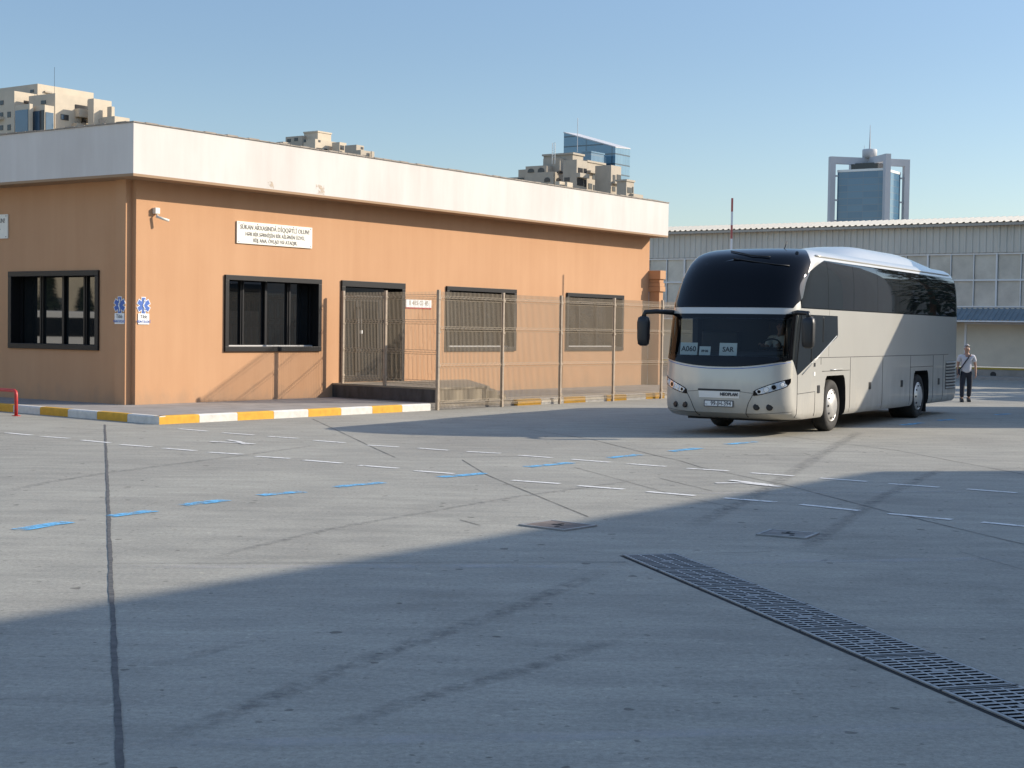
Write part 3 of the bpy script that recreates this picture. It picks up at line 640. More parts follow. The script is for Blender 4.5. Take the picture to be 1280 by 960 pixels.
# body shell
zs = []
for a, b in zip(LV, LV[1:]):
    n = max(1, int((b[0] - a[0]) / .09)); zs += [a[0] + (b[0] - a[0]) * i / n for i in range(n)]
zs.append(LV[-1][0])
nf, ns, nr = 40, 70, 14
def ring(z):
    hw, yc, D, yr = lv(z); o = []
    for i in range(nf + 1):
        o.append(pfront(-PI / 2 + PI * i / nf, z))
    ys, ye = yc + D, yr - DR
    for i in range(1, ns): o.append(Vector((hw, ys + (ye - ys) * i / ns, z)))
    for i in range(nr + 1):
        a = PI / 2 - PI * i / nr; s, c = math.sin(a), math.cos(a)
        o.append(Vector((hw * math.copysign(abs(s) ** (2 / EXR), s), ye + DR * abs(c) ** (2 / EXR), z)))
    for i in range(1, ns): o.append(Vector((-hw, ye + (ys - ye) * i / ns, z)))
    return o
bm_ = MB(); rings = [ring(z) for z in zs]; nn = len(rings[0])
vs = [p for r_ in rings for p in r_]; fs = []
for i in range(len(rings) - 1):
    for k in range(nn): fs.append((i * nn + k, i * nn + (k + 1) % nn, (i + 1) * nn + (k + 1) % nn, (i + 1) * nn + k))
fs += [tuple(range(nn - 1, -1, -1)), tuple((len(rings) - 1) * nn + k for k in range(nn))]
bm_.add(vs, fs); body = bm_.build('body', [M['coach'], M['under'], M['interior']], coach, True)
# wheel wells, cab space and the door opening on the far side are cut out of the shell
cut = MB()
def arch(y, sg):
    pr = [(-.66, .2), (-.66, .62)] + [(-.66 + .16 * (1 - math.cos(a)) , .62 + .46 * math.sin(a)) for a in (R(30), R(60), R(90))] + [(.66 - .16 * (1 - math.cos(a)), .62 + .46 * math.sin(a)) for a in (R(90), R(60), R(30))] + [(.66, .62), (.66, .2)]
    x0, x1 = (.62, 1.4) if sg > 0 else (-1.4, -.62); n = len(pr)
    v_ = [(x0, y + p[0], p[1]) for p in pr] + [(x1, y + p[0], p[1]) for p in pr]
    cut.add(v_, [tuple(range(n)), tuple(range(2 * n - 1, n - 1, -1))] + [(i, n + i, n + (i + 1) % n, (i + 1) % n) for i in range(n)], 0)
WB_ = 6.10
for y in (0, WB_):
    for sg in (1, -1): arch(y, sg)
wells = cut.build('wells', [M['under']], coach)
cut = MB(); cut.box(-1.14, 1.14, -3.2, -.95, 1.36, 2.215); cabc = cut.build('cabc', [M['interior']], coach)
cut = MB(); cut.box(-1.5, -1.0, -1.95, -1.15, 1.45, 2.18); doorc = cut.build('doorc', [M['interior']], coach)
for c_ in (wells, cabc, doorc):
    md = body.modifiers.new('cut', 'BOOLEAN'); md.operation = 'DIFFERENCE'; md.solver = 'EXACT'; md.object = c_; md.material_mode = 'TRANSFER'
bake(body)
for c_ in (wells, cabc, doorc): bpy.data.objects.remove(c_)
smooth_angle(body, 32)
def patch(fn, nu, nv, name, mt, off=.004, parent=coach, rim=.02, smooth=True):
    e = 1e-3; P = []
    def nrm(u_, v_):
        a = fn(min(u_ + e, 1), v_) - fn(max(u_ - e, 0), v_); b = fn(u_, min(v_ + e, 1)) - fn(u_, max(v_ - e, 0)); n_ = a.cross(b)
        n_ = n_.normalized() if n_.length > 1e-12 else Vector((0, -1, 0))
        c_ = fn(u_, v_); ref = Vector((c_.x, c_.y - 3.0 if c_.y > 3 else c_.y, c_.z - 1.7)); ref = Vector((c_.x, min(0, c_.y + .8) if c_.y < .8 else max(0, c_.y - 8.2), max(0, c_.z - 2.6)))
        return n_ if n_.dot(ref) > 0 else -n_
    top = []; low = []
    for j in range(nv + 1):
        for i in range(nu + 1):
            p = fn(i / nu, j / nv); n_ = nrm(i / nu, j / nv); top.append(p + n_ * off); low.append(p - n_ * rim)
    m_ = MB(); N_ = len(top); w_ = nu + 1; fs = []
    for j in range(nv):
        for i in range(nu): fs.append((j * w_ + i, j * w_ + i + 1, (j + 1) * w_ + i + 1, (j + 1) * w_ + i))
    if rim > 0:
        border = [i for i in range(w_)] + [j * w_ + nu for j in range(1, nv + 1)] + [nv * w_ + i for i in range(nu - 1, -1, -1)] + [j * w_ for j in range(nv - 1, 0, -1)]
        for a, b in zip(border, border[1:] + border[:1]): fs.append((a, b, N_ + b, N_ + a))
        m_.add(top + low, fs)
        used = set(border)
        o = m_.build(name, mt, parent, False, recalc=False)
        bm = bmesh.new(); bm.from_mesh(o.data); bmesh.ops.delete(bm, geom=[v for v in bm.verts if not v.link_faces], context='VERTS'); 
        bm.to_mesh(o.data); bm.free()
    else: m_.add(top, fs); o = m_.build(name, mt, parent, False, recalc=False)
    # orient outwards
    me = o.data; flip = 0
    for p in list(me.polygons)[:nu * nv]:
        u0 = (p.index % nu + .5) / nu; v0 = (p.index // nu + .5) / nv
        flip += 1 if p.normal.dot(nrm(u0, v0)) < 0 else -1
    if flip > 0: me.flip_normals()
    if smooth: smooth_angle(o, 50)
    return o
def lerp(a, b, t): return a + (b - a) * t
def sm(t): return t * t * (3 - 2 * t)
# upper windscreen (black) up over the front of the roof
def up_x(z):                                            # half width as a share of the body
    if z < 2.5: return lerp(.965, .985, (z - 2.33) / .17)
    if z < 3.2: return .985
    return lerp(.985, .93, (z - 3.2) / .27)
def f_up(u_, v_):
    z = lerp(2.335, 3.472, v_ ** .8); X = lv(z)[0] * up_x(z) * math.sin((2 * u_ - 1) * PI / 2)
    hw = lv(z)[0]; corner = 1.0
    if v_ < .06: X *= lerp(.97, 1, v_ / .06)
    return pfront(tfromX(X, z), z)
upper = patch(f_up, 44, 34, 'upper_windscreen', M['cglass'], .005)
def ws_bot(X): return 1.255 + .135 * (abs(X) / 1.2) ** 2.2
def ws_pt(X, z): return pfront(tfromX(X, z), z)
def f_ws(u_, v_):
    X = 1.165 * (2 * u_ - 1); return ws_pt(X, lerp(1.44, 2.14, v_))
patch(f_ws, 36, 14, 'windscreen', M['screen'], .012, rim=0)
def fr(xa, xb, za, zb):
    return lambda u_, v_: ws_pt(lerp(xa, xb, u_), lerp(za(lerp(xa, xb, u_)), zb(lerp(xa, xb, u_)), v_))
patch(fr(-1.205, 1.205, ws_bot, lambda X: 1.455), 36, 4, 'windscreen_border', M['frit'], .010)
patch(fr(-1.205, 1.205, lambda X: 2.125, lambda X: 2.215), 36, 3, 'windscreen_border', M['frit'], .0105)
patch(fr(-1.225, -1.12, lambda X: 1.40, lambda X: 2.20), 4, 8, 'windscreen_border', M['frit'], .009)
patch(fr(1.10, 1.225, lambda X: 1.40, lambda X: 2.20), 4, 8, 'windscreen_border', M['frit'], .009)
# driver's side glass: slanting dark panel on both sides
def f_ds(sg):
    def f(u_, v_):
        z = lerp(1.13, 2.225, v_)
        y0 = -2.33 if z > 1.42 else lerp(-2.16, -2.33, (z - 1.13) / .29)
        y1 = lerp(-2.10, .10, (z - 1.13) / .70) if z < 1.83 else lerp(.10, .05, (z - 1.83) / .40)
        return pside(lerp(y0, y1, u_), z, sg)
    return f
patch(f_ds(1), 30, 24, 'driver_window', M['cglass2'], .006)
def f_far(u_, v_): return pside(lerp(-2.0, -1.1, u_), lerp(1.40, 2.2, v_), -1)
patch(f_far, 8, 8, 'door_window', M['screen'], .008, rim=0)
# slim chrome rail lines and window bar within the driver's glass
def tube_on(pts, r, name, mt, parent=coach, sg=1):
    m_ = MB(); m_.tube(pts, r, 6); return m_.build(name, mt, parent, True)
def side_line(y0, z0, y1, z1, off=.0, n=12, sg=1): return [pside(lerp(y0, y1, i / n), lerp(z0, z1, i / n), sg) + Vector((off * sg, 0, 0)) for i in range(n + 1)]
tube_on(side_line(-1.42, 1.35, -1.42, 2.2, .006), .012, 'window_divider', M['rubber']); tube_on(side_line(-.78, 1.72, -.78, 2.2, .006), .010, 'window_divider', M['rubber'])
# side window band
def wf(z):                                              # front edge of the band with its big round corner
    t = (z - 2.355) / (3.245 - 2.355); return -1.97 + 1.30 * (max(0, t - .25) / .75) ** 2.4
def wr(z): return 9.40 - .55 * max(0, (z - 2.6) / .65) ** 2 * .5
def band(y0, y1, za, zb): return lambda u_, v_: pside(lerp(y0(lerp(za, zb, v_)), y1(lerp(za, zb, v_)), u_), lerp(za, zb, v_), 1)
patch(band(lambda z: wf(z) - .02, lambda z: wr(z) + .02, 2.335, 3.265), 60, 16, 'window_surround', M['frit'], .003)
cuts = [-.52, 1.05, 2.65, 4.25, 5.95, 7.6]
ed = [wf] + [(lambda c: (lambda z: c + .006))(c) for c in cuts]; en = [(lambda c: (lambda z: c - .006))(c) for c in cuts] + [wr]
for a, b in zip(ed, en): patch(band(a, b, 2.355, 3.245), 24, 16, 'side_window', M['cglass2'], .007)
patch(lambda u_, v_: pside(lerp(-1.9, 9.3, u_), lerp(2.36, 3.24, v_), -1), 40, 10, 'side_window', M['cglass2'], .007)
# roof edge rail, roof hump at the rear
rail_ = [pside(lerp(-1.0, 8.7, i / 30), 3.335 + 0 * i, 1) + Vector((.004, 0, .0)) for i in range(31)]
tube_on(rail_, .022, 'roof_rail', M['coach'])
hm = MB(); NY, NX = 30, 14; vs = []
for j in range(NY + 1):
    y = lerp(.7, 9.0, j / NY); a = min(1, (y - .7) / 2.8); hgt = .30 * sm(a) * (1 - max(0, min(1, (y - 6.0) / 3.0)) ** 1.7 * .97) + .02
    hw_ = .98 - .05 * (1 - sm(a))
    for i in range(NX + 1):
        x = -1 + 2 * i / NX; vs.append((hw_ * x, y, 3.405 + hgt * (1 - abs(x) ** 4.5) + .03 * (1 - x * x)))
hm.add(vs, [(j * (NX + 1) + i, j * (NX + 1) + i + 1, (j + 1) * (NX + 1) + i + 1, (j + 1) * (NX + 1) + i) for j in range(NY) for i in range(NX)])
hm.build('roof_fairing', M['coach'], coach, True)
tube_on([Vector((.55, -1.05, 3.47)), Vector((.58, -.98, 3.62))], .008, 'aerial', M['rubber'])
# panel seams on the side
def seam(pts, r=.006, off=.002): tube_on(pts, r, 'panel_seam', M['seam'])
seam(side_line(-2.0, 1.43, 9.4, 1.43)); seam(side_line(-2.14, .35, -2.14, 1.14)); seam(side_line(-2.12, .78, -1.17, .80)); seam(side_line(-1.17, .34, -1.17, .80))
seam(side_line(.92, .34, .92, 1.42)); seam(side_line(-.78, 1.17, .92, 1.17)); seam(side_line(-.86, 1.30, -.86, 1.43)); seam(side_line(5.22, 1.17, 7.1, 1.17)); seam(side_line(3.1, .34, 3.1, 1.42)); seam(side_line(5.2, .34, 5.2, 1.42)); seam(side_line(7.1, .34, 7.1, 1.42)); seam(side_line(8.0, .36, 8.0, 1.42))
seam(side_line(-.42, 1.45, -.42, 2.33), .003); 
for y, z in [(-.98, .84), (2.22, .83), (4.54, .82), (7.62, .8)]:
    q = MB(); p = pside(y, z); q.box(p.x - .01, p.x + .012, y - .07, y + .07, z - .075, z + .075); q.build('flap_handle', M['rubber'], coach, bevel=.008)
for y, z, m_ in [(-1.22, 1.30, M['rubber']), (-1.22, 1.13, M['plate'])]:
    q = MB(); p = pside(y, z); q.box(p.x - .005, p.x + .006, y - .045, y + .045, z - .035, z + .035); q.build('side_marker', m_, coach)
tube_on([pside(-.3, 1.19) + Vector((.003, 0, 0)), pside(.45, 1.19) + Vector((.003, 0, 0))], .012, 'arch_trim', M['coach'])
tube_on([pside(-1.9, 1.13) + Vector((.005, 0, 0)), pside(.02, 1.84) + Vector((.005, 0, 0))], .012, 'glass_trim', M['coach'])
# louvred engine grille
gr = patch(lambda u_, v_: pside(lerp(8.22, 9.13, u_), lerp(.60, 1.27, v_)), 6, 6, 'engine_grille', M['rubber'], .003)
gl_ = MB()
for k in range(9):
    z = .63 + k * .075; p = pside(8.7, z); gl_.hexa([(1.245, 8.24, z), (1.245, 9.11, z), (1.272, 9.11, z - .012), (1.272, 8.24, z - .012), (1.245, 8.24, z + .034), (1.245, 9.11, z + .034), (1.272, 9.11, z + .018), (1.272, 8.24, z + .018)])
gl_.build('louvre_slats', M['coach'], gr)
# front face: lamps, grille seams, name strip, plate
def fq(P):                                              # quad on the front given by 4 (X, z) corners, sides may bow
    a, b, c, d = P
    def f(u_, v_):
        X = lerp(lerp(a[0], b[0], u_), lerp(d[0], c[0], u_), v_); z = lerp(lerp(a[1], b[1], u_), lerp(d[1], c[1], u_), v_)
        return pfront(tfromX(X, z), z)
    return f
def flamp(sg):
    def f(u_, v_):
        X = sg * lerp(.66, 1.205, u_); zl = .765 + .03 * u_ + .145 * u_ ** 1.7; zt = .815 + .10 * u_ ** .6 + .13 * u_
        if u_ > .93: zl = lerp(zl, zt - .04, (u_ - .93) / .07)
        return pfront(tfromX(X, lerp(zl, zt, v_)), lerp(zl, zt, v_))
    return f
for sg in (-1, 1):
    f = flamp(sg); lm = patch(f, 16, 6, 'headlight', M['lens'], .008)
    rimf = (lambda f: lambda u_, v_: (lambda q_: q_)(f(u_, v_)) + Vector((0, 0, (v_ - .5) * .03)) + (f(1, .5) - f(0, .5)).normalized() * (u_ - .5) * .03)(f)
    patch(rimf, 16, 6, 'lamp_surround', M['frit'], .004)
    for u_, r_ in [(.16, .042), (.38, .055), (.60, .058), (.82, .048)]:
        q = MB(); c_ = f(u_, .5); c2 = f(u_ + .01, .5); d_ = (c2 - c_).normalized(); n_ = Vector((-d_.y, d_.x, 0)); n_ = n_ if n_.dot(Vector((c_.x * .4, -1, 0))) > 0 else -n_
        prof = [(0.002, .004), (r_, .004), (r_, .016), (r_ * .8, .018), (r_ * .75, .012), (.003, .010)]
        q.tube([c_ + n_ * .004, c_ + n_ * .016], [r_, r_], 16); o = q.build('lamp', M['chrome'], lm)
        q = MB(); q.tube([c_ + n_ * .016, c_ + n_ * .019], [r_ * .72, r_ * .6], 14); q.build('bulb_lens', M['frit'] if u_ in (.16, .60) else M['signwhite'], lm)
    for X in (.70, .92):
        q = MB(); z = .545; c_ = pfront(tfromX(sg * X, z), z); n_ = (c_ - Vector((0, -1.2, z))).normalized()
        q.tube([c_ - n_ * .01, c_ + n_ * .006], .062, 16); fg = q.build('fog_light', M['rubber'], coach, True)
        q = MB(); q.tube([c_ + n_ * .006, c_ + n_ * .010], .042, 14); q.build('lens', M['rubber'], fg)
def fpath(pts, r=.006, name='front_seam', n=10):
    out = []
    for (a, b) in zip(pts, pts[1:]):
        for i in range(n): X = lerp(a[0], b[0], i / n); z = lerp(a[1], b[1], i / n); out.append(pfront(tfromX(X, z), z))
    out.append(pfront(tfromX(*pts[-1]), pts[-1][1])); tube_on(out, r, name, M['seam'])
for sg in (-1, 1):
    fpath([(sg * .66, .80), (sg * .56, .62), (sg * .50, .45), (sg * .475, .345)]); fpath([(sg * .40, .815), (sg * .52, .80), (sg * .66, .79)], .004)
fpath([(-1.22, .46), (-.9, .43), (-.5, .41)], .0035); fpath([(.5, .41), (.9, .43), (1.22, .46)], .0035)
patch(fq([(-.41, .815), (.41, .815), (.41, .85), (-.41, .85)]), 10, 2, 'grille_slot', M['seam'], .003)
patch(fq([(-.385, .69), (.385, .69), (.40, .808), (-.40, .808)]), 12, 3, 'name_strip', M['strip'], .008)
yy = pfront(0, .76).y - .012
lettering('lettering', 'NEOPLAN', .075, M['ink'], coach, (.20, yy + .012 * 0 - .004, .757), (1, 0, 0), (0, 0, 1), depth=.003, bold=.0035)
np_ = MB(); yp = pfront(0, .58).y; np_.box(-.285, .285, yp - .022, yp - .004, .525, .645); pl_ = np_.build('number_plate', M['ink'], coach, bevel=.003)
np_ = MB(); np_.box(-.268, .268, yp - .0245, yp - .0222, .54, .63); np_.build('plate_face', M['plate'], pl_)
lettering('lettering', '99-JH-394', .105, M['ink'], pl_, (.045, yp - .0262, .585), (1, 0, 0), (0, 0, 1), depth=.001, bold=.002, sx=.92)
lettering('lettering', 'AZ', .035, M['ink'], pl_, (-.238, yp - .0262, .570), (1, 0, 0), (0, 0, 1), depth=.001)
tube_on([ws_pt(lerp(-1.2, 1.2, i / 30), ws_bot(lerp(-1.2, 1.2, i / 30)) - .035) + Vector((0, -.002, 0)) for i in range(31)], .006, 'pinstripe', M['blue'])
q = MB(); q.box(-.9, .9, -2.1, -1.2, .26, .32); q.box(-.55, .55, -1.2, 8.6, .25, .32); q.build('underbody', M['under'], coach)
# windscreen wiper on the upper glass and its pivot
wp = [(-.32, 3.40), (-.1, 3.36), (.2, 3.30), (.55, 3.27)]
tube_on([ws_pt(X, z) + Vector((0, -.03, .015)) for X, z in wp], .014, 'wiper', M['rubber']); tube_on([ws_pt(X, z) + Vector((0, -.015, .012)) for X, z in [(-.15, 3.25), (.25, 3.19), (.7, 3.13), (.95, 3.1)]], .011, 'wiper', M['rubber'])
q = MB(); c_ = ws_pt(.93, 3.36); q.tube([c_, c_ + Vector((.01, -.03, .012))], .032, 12); q.build('marker_lamp', M['rubber'], coach)
# mirrors
def mirror(sg, xo, yo, zt):
    x = sg * xo; hb = MB(); n_ = 10; vs = []
    prof = [(.0, .05, .04), (.03, .10, .075), (.12, .115, .09), (.42, .11, .085), (.52, .10, .075), (.555, .055, .04)]
    for h, a, b in prof:
        for k in range(16):
            an = 2 * PI * k / 16; ca, sa = math.cos(an), math.sin(an)
            vs.append((x + a * math.copysign(abs(ca) ** .55, ca), yo + b * math.copysign(abs(sa) ** .55, sa), zt - h))
    hb.add(vs, [(i * 16 + k, i * 16 + (k + 1) % 16, (i + 1) * 16 + (k + 1) % 16, (i + 1) * 16 + k) for i in range(5) for k in range(16)] + [tuple(range(16)), tuple(5 * 16 + k for k in range(15, -1, -1))])
    m_ = hb.build('mirror', M['rubber'], coach, True)
    am = MB(); ax = sg * 1.17
    am.tube([(ax, -2.18, 2.235), (sg * lerp(1.17, xo, .45), yo + .1, 2.25), (x - sg * .02, yo + .02, 2.235), (x, yo, zt - .02)], [.05, .045, .045, .05], 10); am.build('mirror_arm', M['rubber'], m_, True)
mirror(-1, 1.56, -2.72, 2.16); mirror(1, 1.60, -2.60, 2.17)
# wheels
def wheel(y, sg, dual):
    t_ = MB(); xo = sg * 1.205; xi = xo - sg * (.60 if dual else .29); n = 40
    t_.lathe([(.28, xo - sg * .06), (.34, xo - sg * .015), (.42, xo), (.475, xo - sg * .02), (.495, xo - sg * .055), (.497, xi + sg * .05), (.47, xi + sg * .01), (.42, xi), (.3, xi + sg * .02)], 'X', n, (0, y, .497))
    for k in range(4):
        xx = lerp(xo - sg * .07, xi + sg * .07, k / 3)
    ty = t_.build('wheel', M['tyre'], coach, True)
    h = MB(); h.lathe([(.315, xo - sg * .055), (.315, xo - sg * .02), (.30, xo - sg * .008), (.285, xo - sg * .02), (.275, xo - sg * .012), (.20, xo + sg * .028), (.13, xo + sg * .05), (.06, xo + sg * .055), (.01, xo + sg * .056)], 'X', 40, (0, y, .497)); hb = h.build('hub_cover', M['hub'], ty, True); smooth_angle(hb, 40)
    d = MB()
    for k in range(10):
        a = 2 * PI * k / 10; d.tube([(xo - sg * .01, y + .245 * math.cos(a), .497 + .245 * math.sin(a)), (xo + sg * .014, y + .245 * math.cos(a), .497 + .245 * math.sin(a))], .022, 8)
    d.build('vent_holes', M['seam'], hb)
for sg in (1, -1): wheel(0, sg, False); wheel(WB_, sg, True)
q = MB(); q.box(.75, 1.2, WB_ + .62, WB_ + .65, .12, .62); q.build('mud_flap', M['rubber'], coach)
# cab: dashboard, seats, wheel, cards
q = MB(); q.box(-1.12, 1.12, -2.38, -1.75, 1.362, 1.43); q.tube([(-.6, -2.0, 1.42), (.2, -2.05, 1.45), (.95, -2.0, 1.49)], .10, 10); q.build('dashboard', M['dash'], coach)
q = MB(); q.box(-1.05, -.3, -1.2, -1.0, 1.37, 1.9); q.box(.28, .92, -1.08, -.96, 1.37, 2.12); q.build('cab_seat_backs', M['dash'], coach, bevel=.04)
sw = MB(); c0 = Vector((.60, -1.86, 1.60)); ax1 = Vector((1, 0, 0)); ax2 = Vector((0, .62, .78)).normalized()
sw.tube([c0 + (ax1 * math.cos(2 * PI * k / 24) + ax2 * math.sin(2 * PI * k / 24)) * .215 for k in range(25)], .018, 8, caps=False); sw.tube([c0 - ax1 * .21, c0 + ax1 * .21], .02, 6); sw.tube([c0, (.6, -2.0, 1.42)], .03, 8)
sw.build('steering_wheel', M['rubber'], coach, True)
def card(X, z0_, w_, h_, txt, sz, mt, label, y=-2.33):
    y = -2.36 + .0
    yf = ws_pt(X, z0_ + .1).y + .075
    r = empty('paper_card', coach.matrix_world @ Vector((0, 0, 0))); 
    r.location = BO; r.rotation_euler = (0, 0, -PHI)
    e = MB(); tl = .03; e.hexa([(X - w_ / 2, yf, z0_), (X + w_ / 2, yf, z0_), (X + w_ / 2, yf + .004, z0_), (X - w_ / 2, yf + .004, z0_), (X - w_ / 2, yf + tl, z0_ + h_), (X + w_ / 2, yf + tl, z0_ + h_), (X + w_ / 2, yf + tl + .004, z0_ + h_), (X - w_ / 2, yf + tl + .004, z0_ + h_)])
    e.build('sheet', mt, r); ey = Vector((0, tl, h_)).normalized()
    lettering('lettering', txt, sz, M['ink'], r, Vector((X, yf + tl / 2 - .004, z0_ + h_ * .5)), (1, 0, 0), ey, depth=.0005, bold=.003)
    tag(r, label, 'card')
card(-.70, 1.445, .34, .235, 'A060', .135, M['paper'], 'paper card reading A060 behind the coach windscreen')
card(-.36, 1.445, .22, .17, '09·06', .06, M['paper'], 'smallest paper card in the coach windscreen, between two larger ones')
card(.10, 1.445, .34, .24, 'SAR', .125, M['paper'], 'paper card reading SAR in the middle of the coach windscreen')

# ------------------------------------------------------------------ long shed behind
M['clad'] = mat('ribbed_grey_cladding', (.60, .57, .49), .6, var=.12, vscale=1.5, stretch=(1, 1, .3))
M['roofsheet'] = mat('pale_roof_sheet', (.42, .39, .33), .55, var=.15, vscale=2)
M['mull'] = mat('pale_steel_mullion', (.75, .74, .70), .5)
M['shedpane'] = mat('dusty_shed_pane', (.64, .60, .50), .3, var=.35, vscale=.9, spec=.5)
M['awn'] = mat('blue_grey_awning_sheet', (.19, .24, .27), .5, var=.2, vscale=2)
M['cream'] = mat('cream_shed_wall', (.70, .62, .47), .85, var=.12, vscale=1.2)
M['yellow'] = mat('yellow_stripe_paint', (.50, .37, .06), .7, var=.25, vscale=4)
M['plinth'] = mat('grey_plinth', (.36, .34, .30), .85, var=.3, vscale=2)
SHB = W0 + U * 46.1
shed = empty('long_shed', SHB)
def sl(l, d, z): return V * l + (-U) * d + Z * z           # l along the wall, d out towards the yard
def sbox(mb, l0, l1, d0, d1, z0, z1, m=0):
    mb.hexa([sl(l0, d0, z0), sl(l0, d1, z0), sl(l1, d1, z0), sl(l1, d0, z0), sl(l0, d0, z1), sl(l0, d1, z1), sl(l1, d1, z1), sl(l1, d0, z1)], m)
LA, LB = -60, 40
def ribs(mb, l0, l1, pitch, dep, fn):                      # trapezoid ribs; fn(l, d) gives the lower and upper point
    prev = None; l = l0
    while l < l1:
        for (q, d) in ((0, 0), (pitch * .5, 0), (pitch * .62, dep), (pitch * .88, dep)):
            cur = fn(l + q, d)
            if prev: mb.quad(prev[0], cur[0], cur[1], prev[1])
            prev = cur
        l += pitch
q = MB(); ribs(q, LA, LB, .305, .045, lambda l, d: (sl(l, d + .03, 5.62), sl(l, d + .03, 6.92))); q.build('upper_cladding', M['clad'], shed, recalc=False)
q = MB(); ribs(q, LA, LB, .30, .05, lambda l, d: (sl(l, .42, 6.93 + d), sl(l, -3.4, 7.43 + d))); q.build('roof', M['roofsheet'], shed, recalc=False)
q = MB(); sbox(q, LA, LB, -14, -3.41, 7.1, 7.38); sbox(q, LA, LB, .30, .38, 6.80, 6.915); q.build('roof_edge', M['roofsheet'], shed)
q = MB(); sbox(q, LA, LB, -.3, .0, .55, 3.16, 0); sbox(q, LA, LB, -.3, -.12, 3.16, 5.62, 1); sbox(q, LA, LB, -.3, .02, 5.60, 6.90, 1); sbox(q, LA, LA + .3, -14, -.3, 0, 7.0, 0); sbox(q, LB - .3, LB, -14, -.3, 0, 7.0, 0); q.build('wall', [M['cream'], M['plinth']], shed)
q = MB(); sbox(q, LA, LB, -.3, .03, 0, .42); q.build('plinth', M['plinth'], shed)
q = MB(); sbox(q, LA, LB, -.28, .05, .422, .50); q.build('stripe', M['yellow'], shed)
q = MB(); ribs(q, LA, LB, .24, .04, lambda l, d: (sl(l, 1.0, 2.58 + d), sl(l, .02, 3.12 + d))); q.build('awning', M['awn'], shed, recalc=False)
q = MB(); sbox(q, LA, LB, .93, 1.0, 2.52, 2.585); q.build('gutter', M['mull'], shed)
l = LA
while l < LB - .01:
    q = MB(); a, b = l, min(l + 1.05, LB); heavy = (round((l - LA) / 1.05) % 3) == 0
    wv = .07 if heavy else .035
    sbox(q, a + wv, b - .02, -.09, -.08, 3.22, 5.56, 0)
    sbox(q, a, a + wv, -.085, .02 if heavy else .0, 3.18, 5.60, 1); sbox(q, a + wv, b, -.085, .0, 3.18, 3.24, 1); sbox(q, a + wv, b, -.085, .0, 4.36, 4.43, 1); sbox(q, a + wv, b, -.085, .005, 5.53, 5.60, 1)
    q.build('window', [M['shedpane'], M['mull']], shed); l += 1.05
for l in (-2.0, 3.6, 9.2, -8.0, -14.0):
    q = MB(); sbox(q, l, l + .1, .001, .05, .55, 2.5); sbox(q, l - 3.6, l - 3.5, .001, .05, .55, 2.5); sbox(q, l - 3.5, l, .001, .045, 2.42, 2.5); sbox(q, l - 3.498, l - .002, .001, .018, .56, 2.418, 1); q.build('door', [M['mull'], M['cream']], shed)
q = MB(); c = sl(-3.25, .035, .2); q.tube([c, c - U * .03], .13, 14); q.build('pipe_outlet', M['seam'] if 'seam' in M else M['joint'], shed)
tag(shed, 'long grey ribbed shed with two rows of dusty windows and blue awning', 'shed')
q = MB(); q.hexa([SHB + sl(*p) for p in ((LA, .03, 0), (LA, 1.6, 0), (LB, 1.6, 0), (LB, .03, 0), (LA, .03, .14), (LA, 1.6, .14), (LB, 1.6, .14), (LB, .03, .14))]); structure(q.build('shed_pavement', M['kerb_c']))
tag(bld, 'low apricot building with white fascia and black framed windows', 'building')

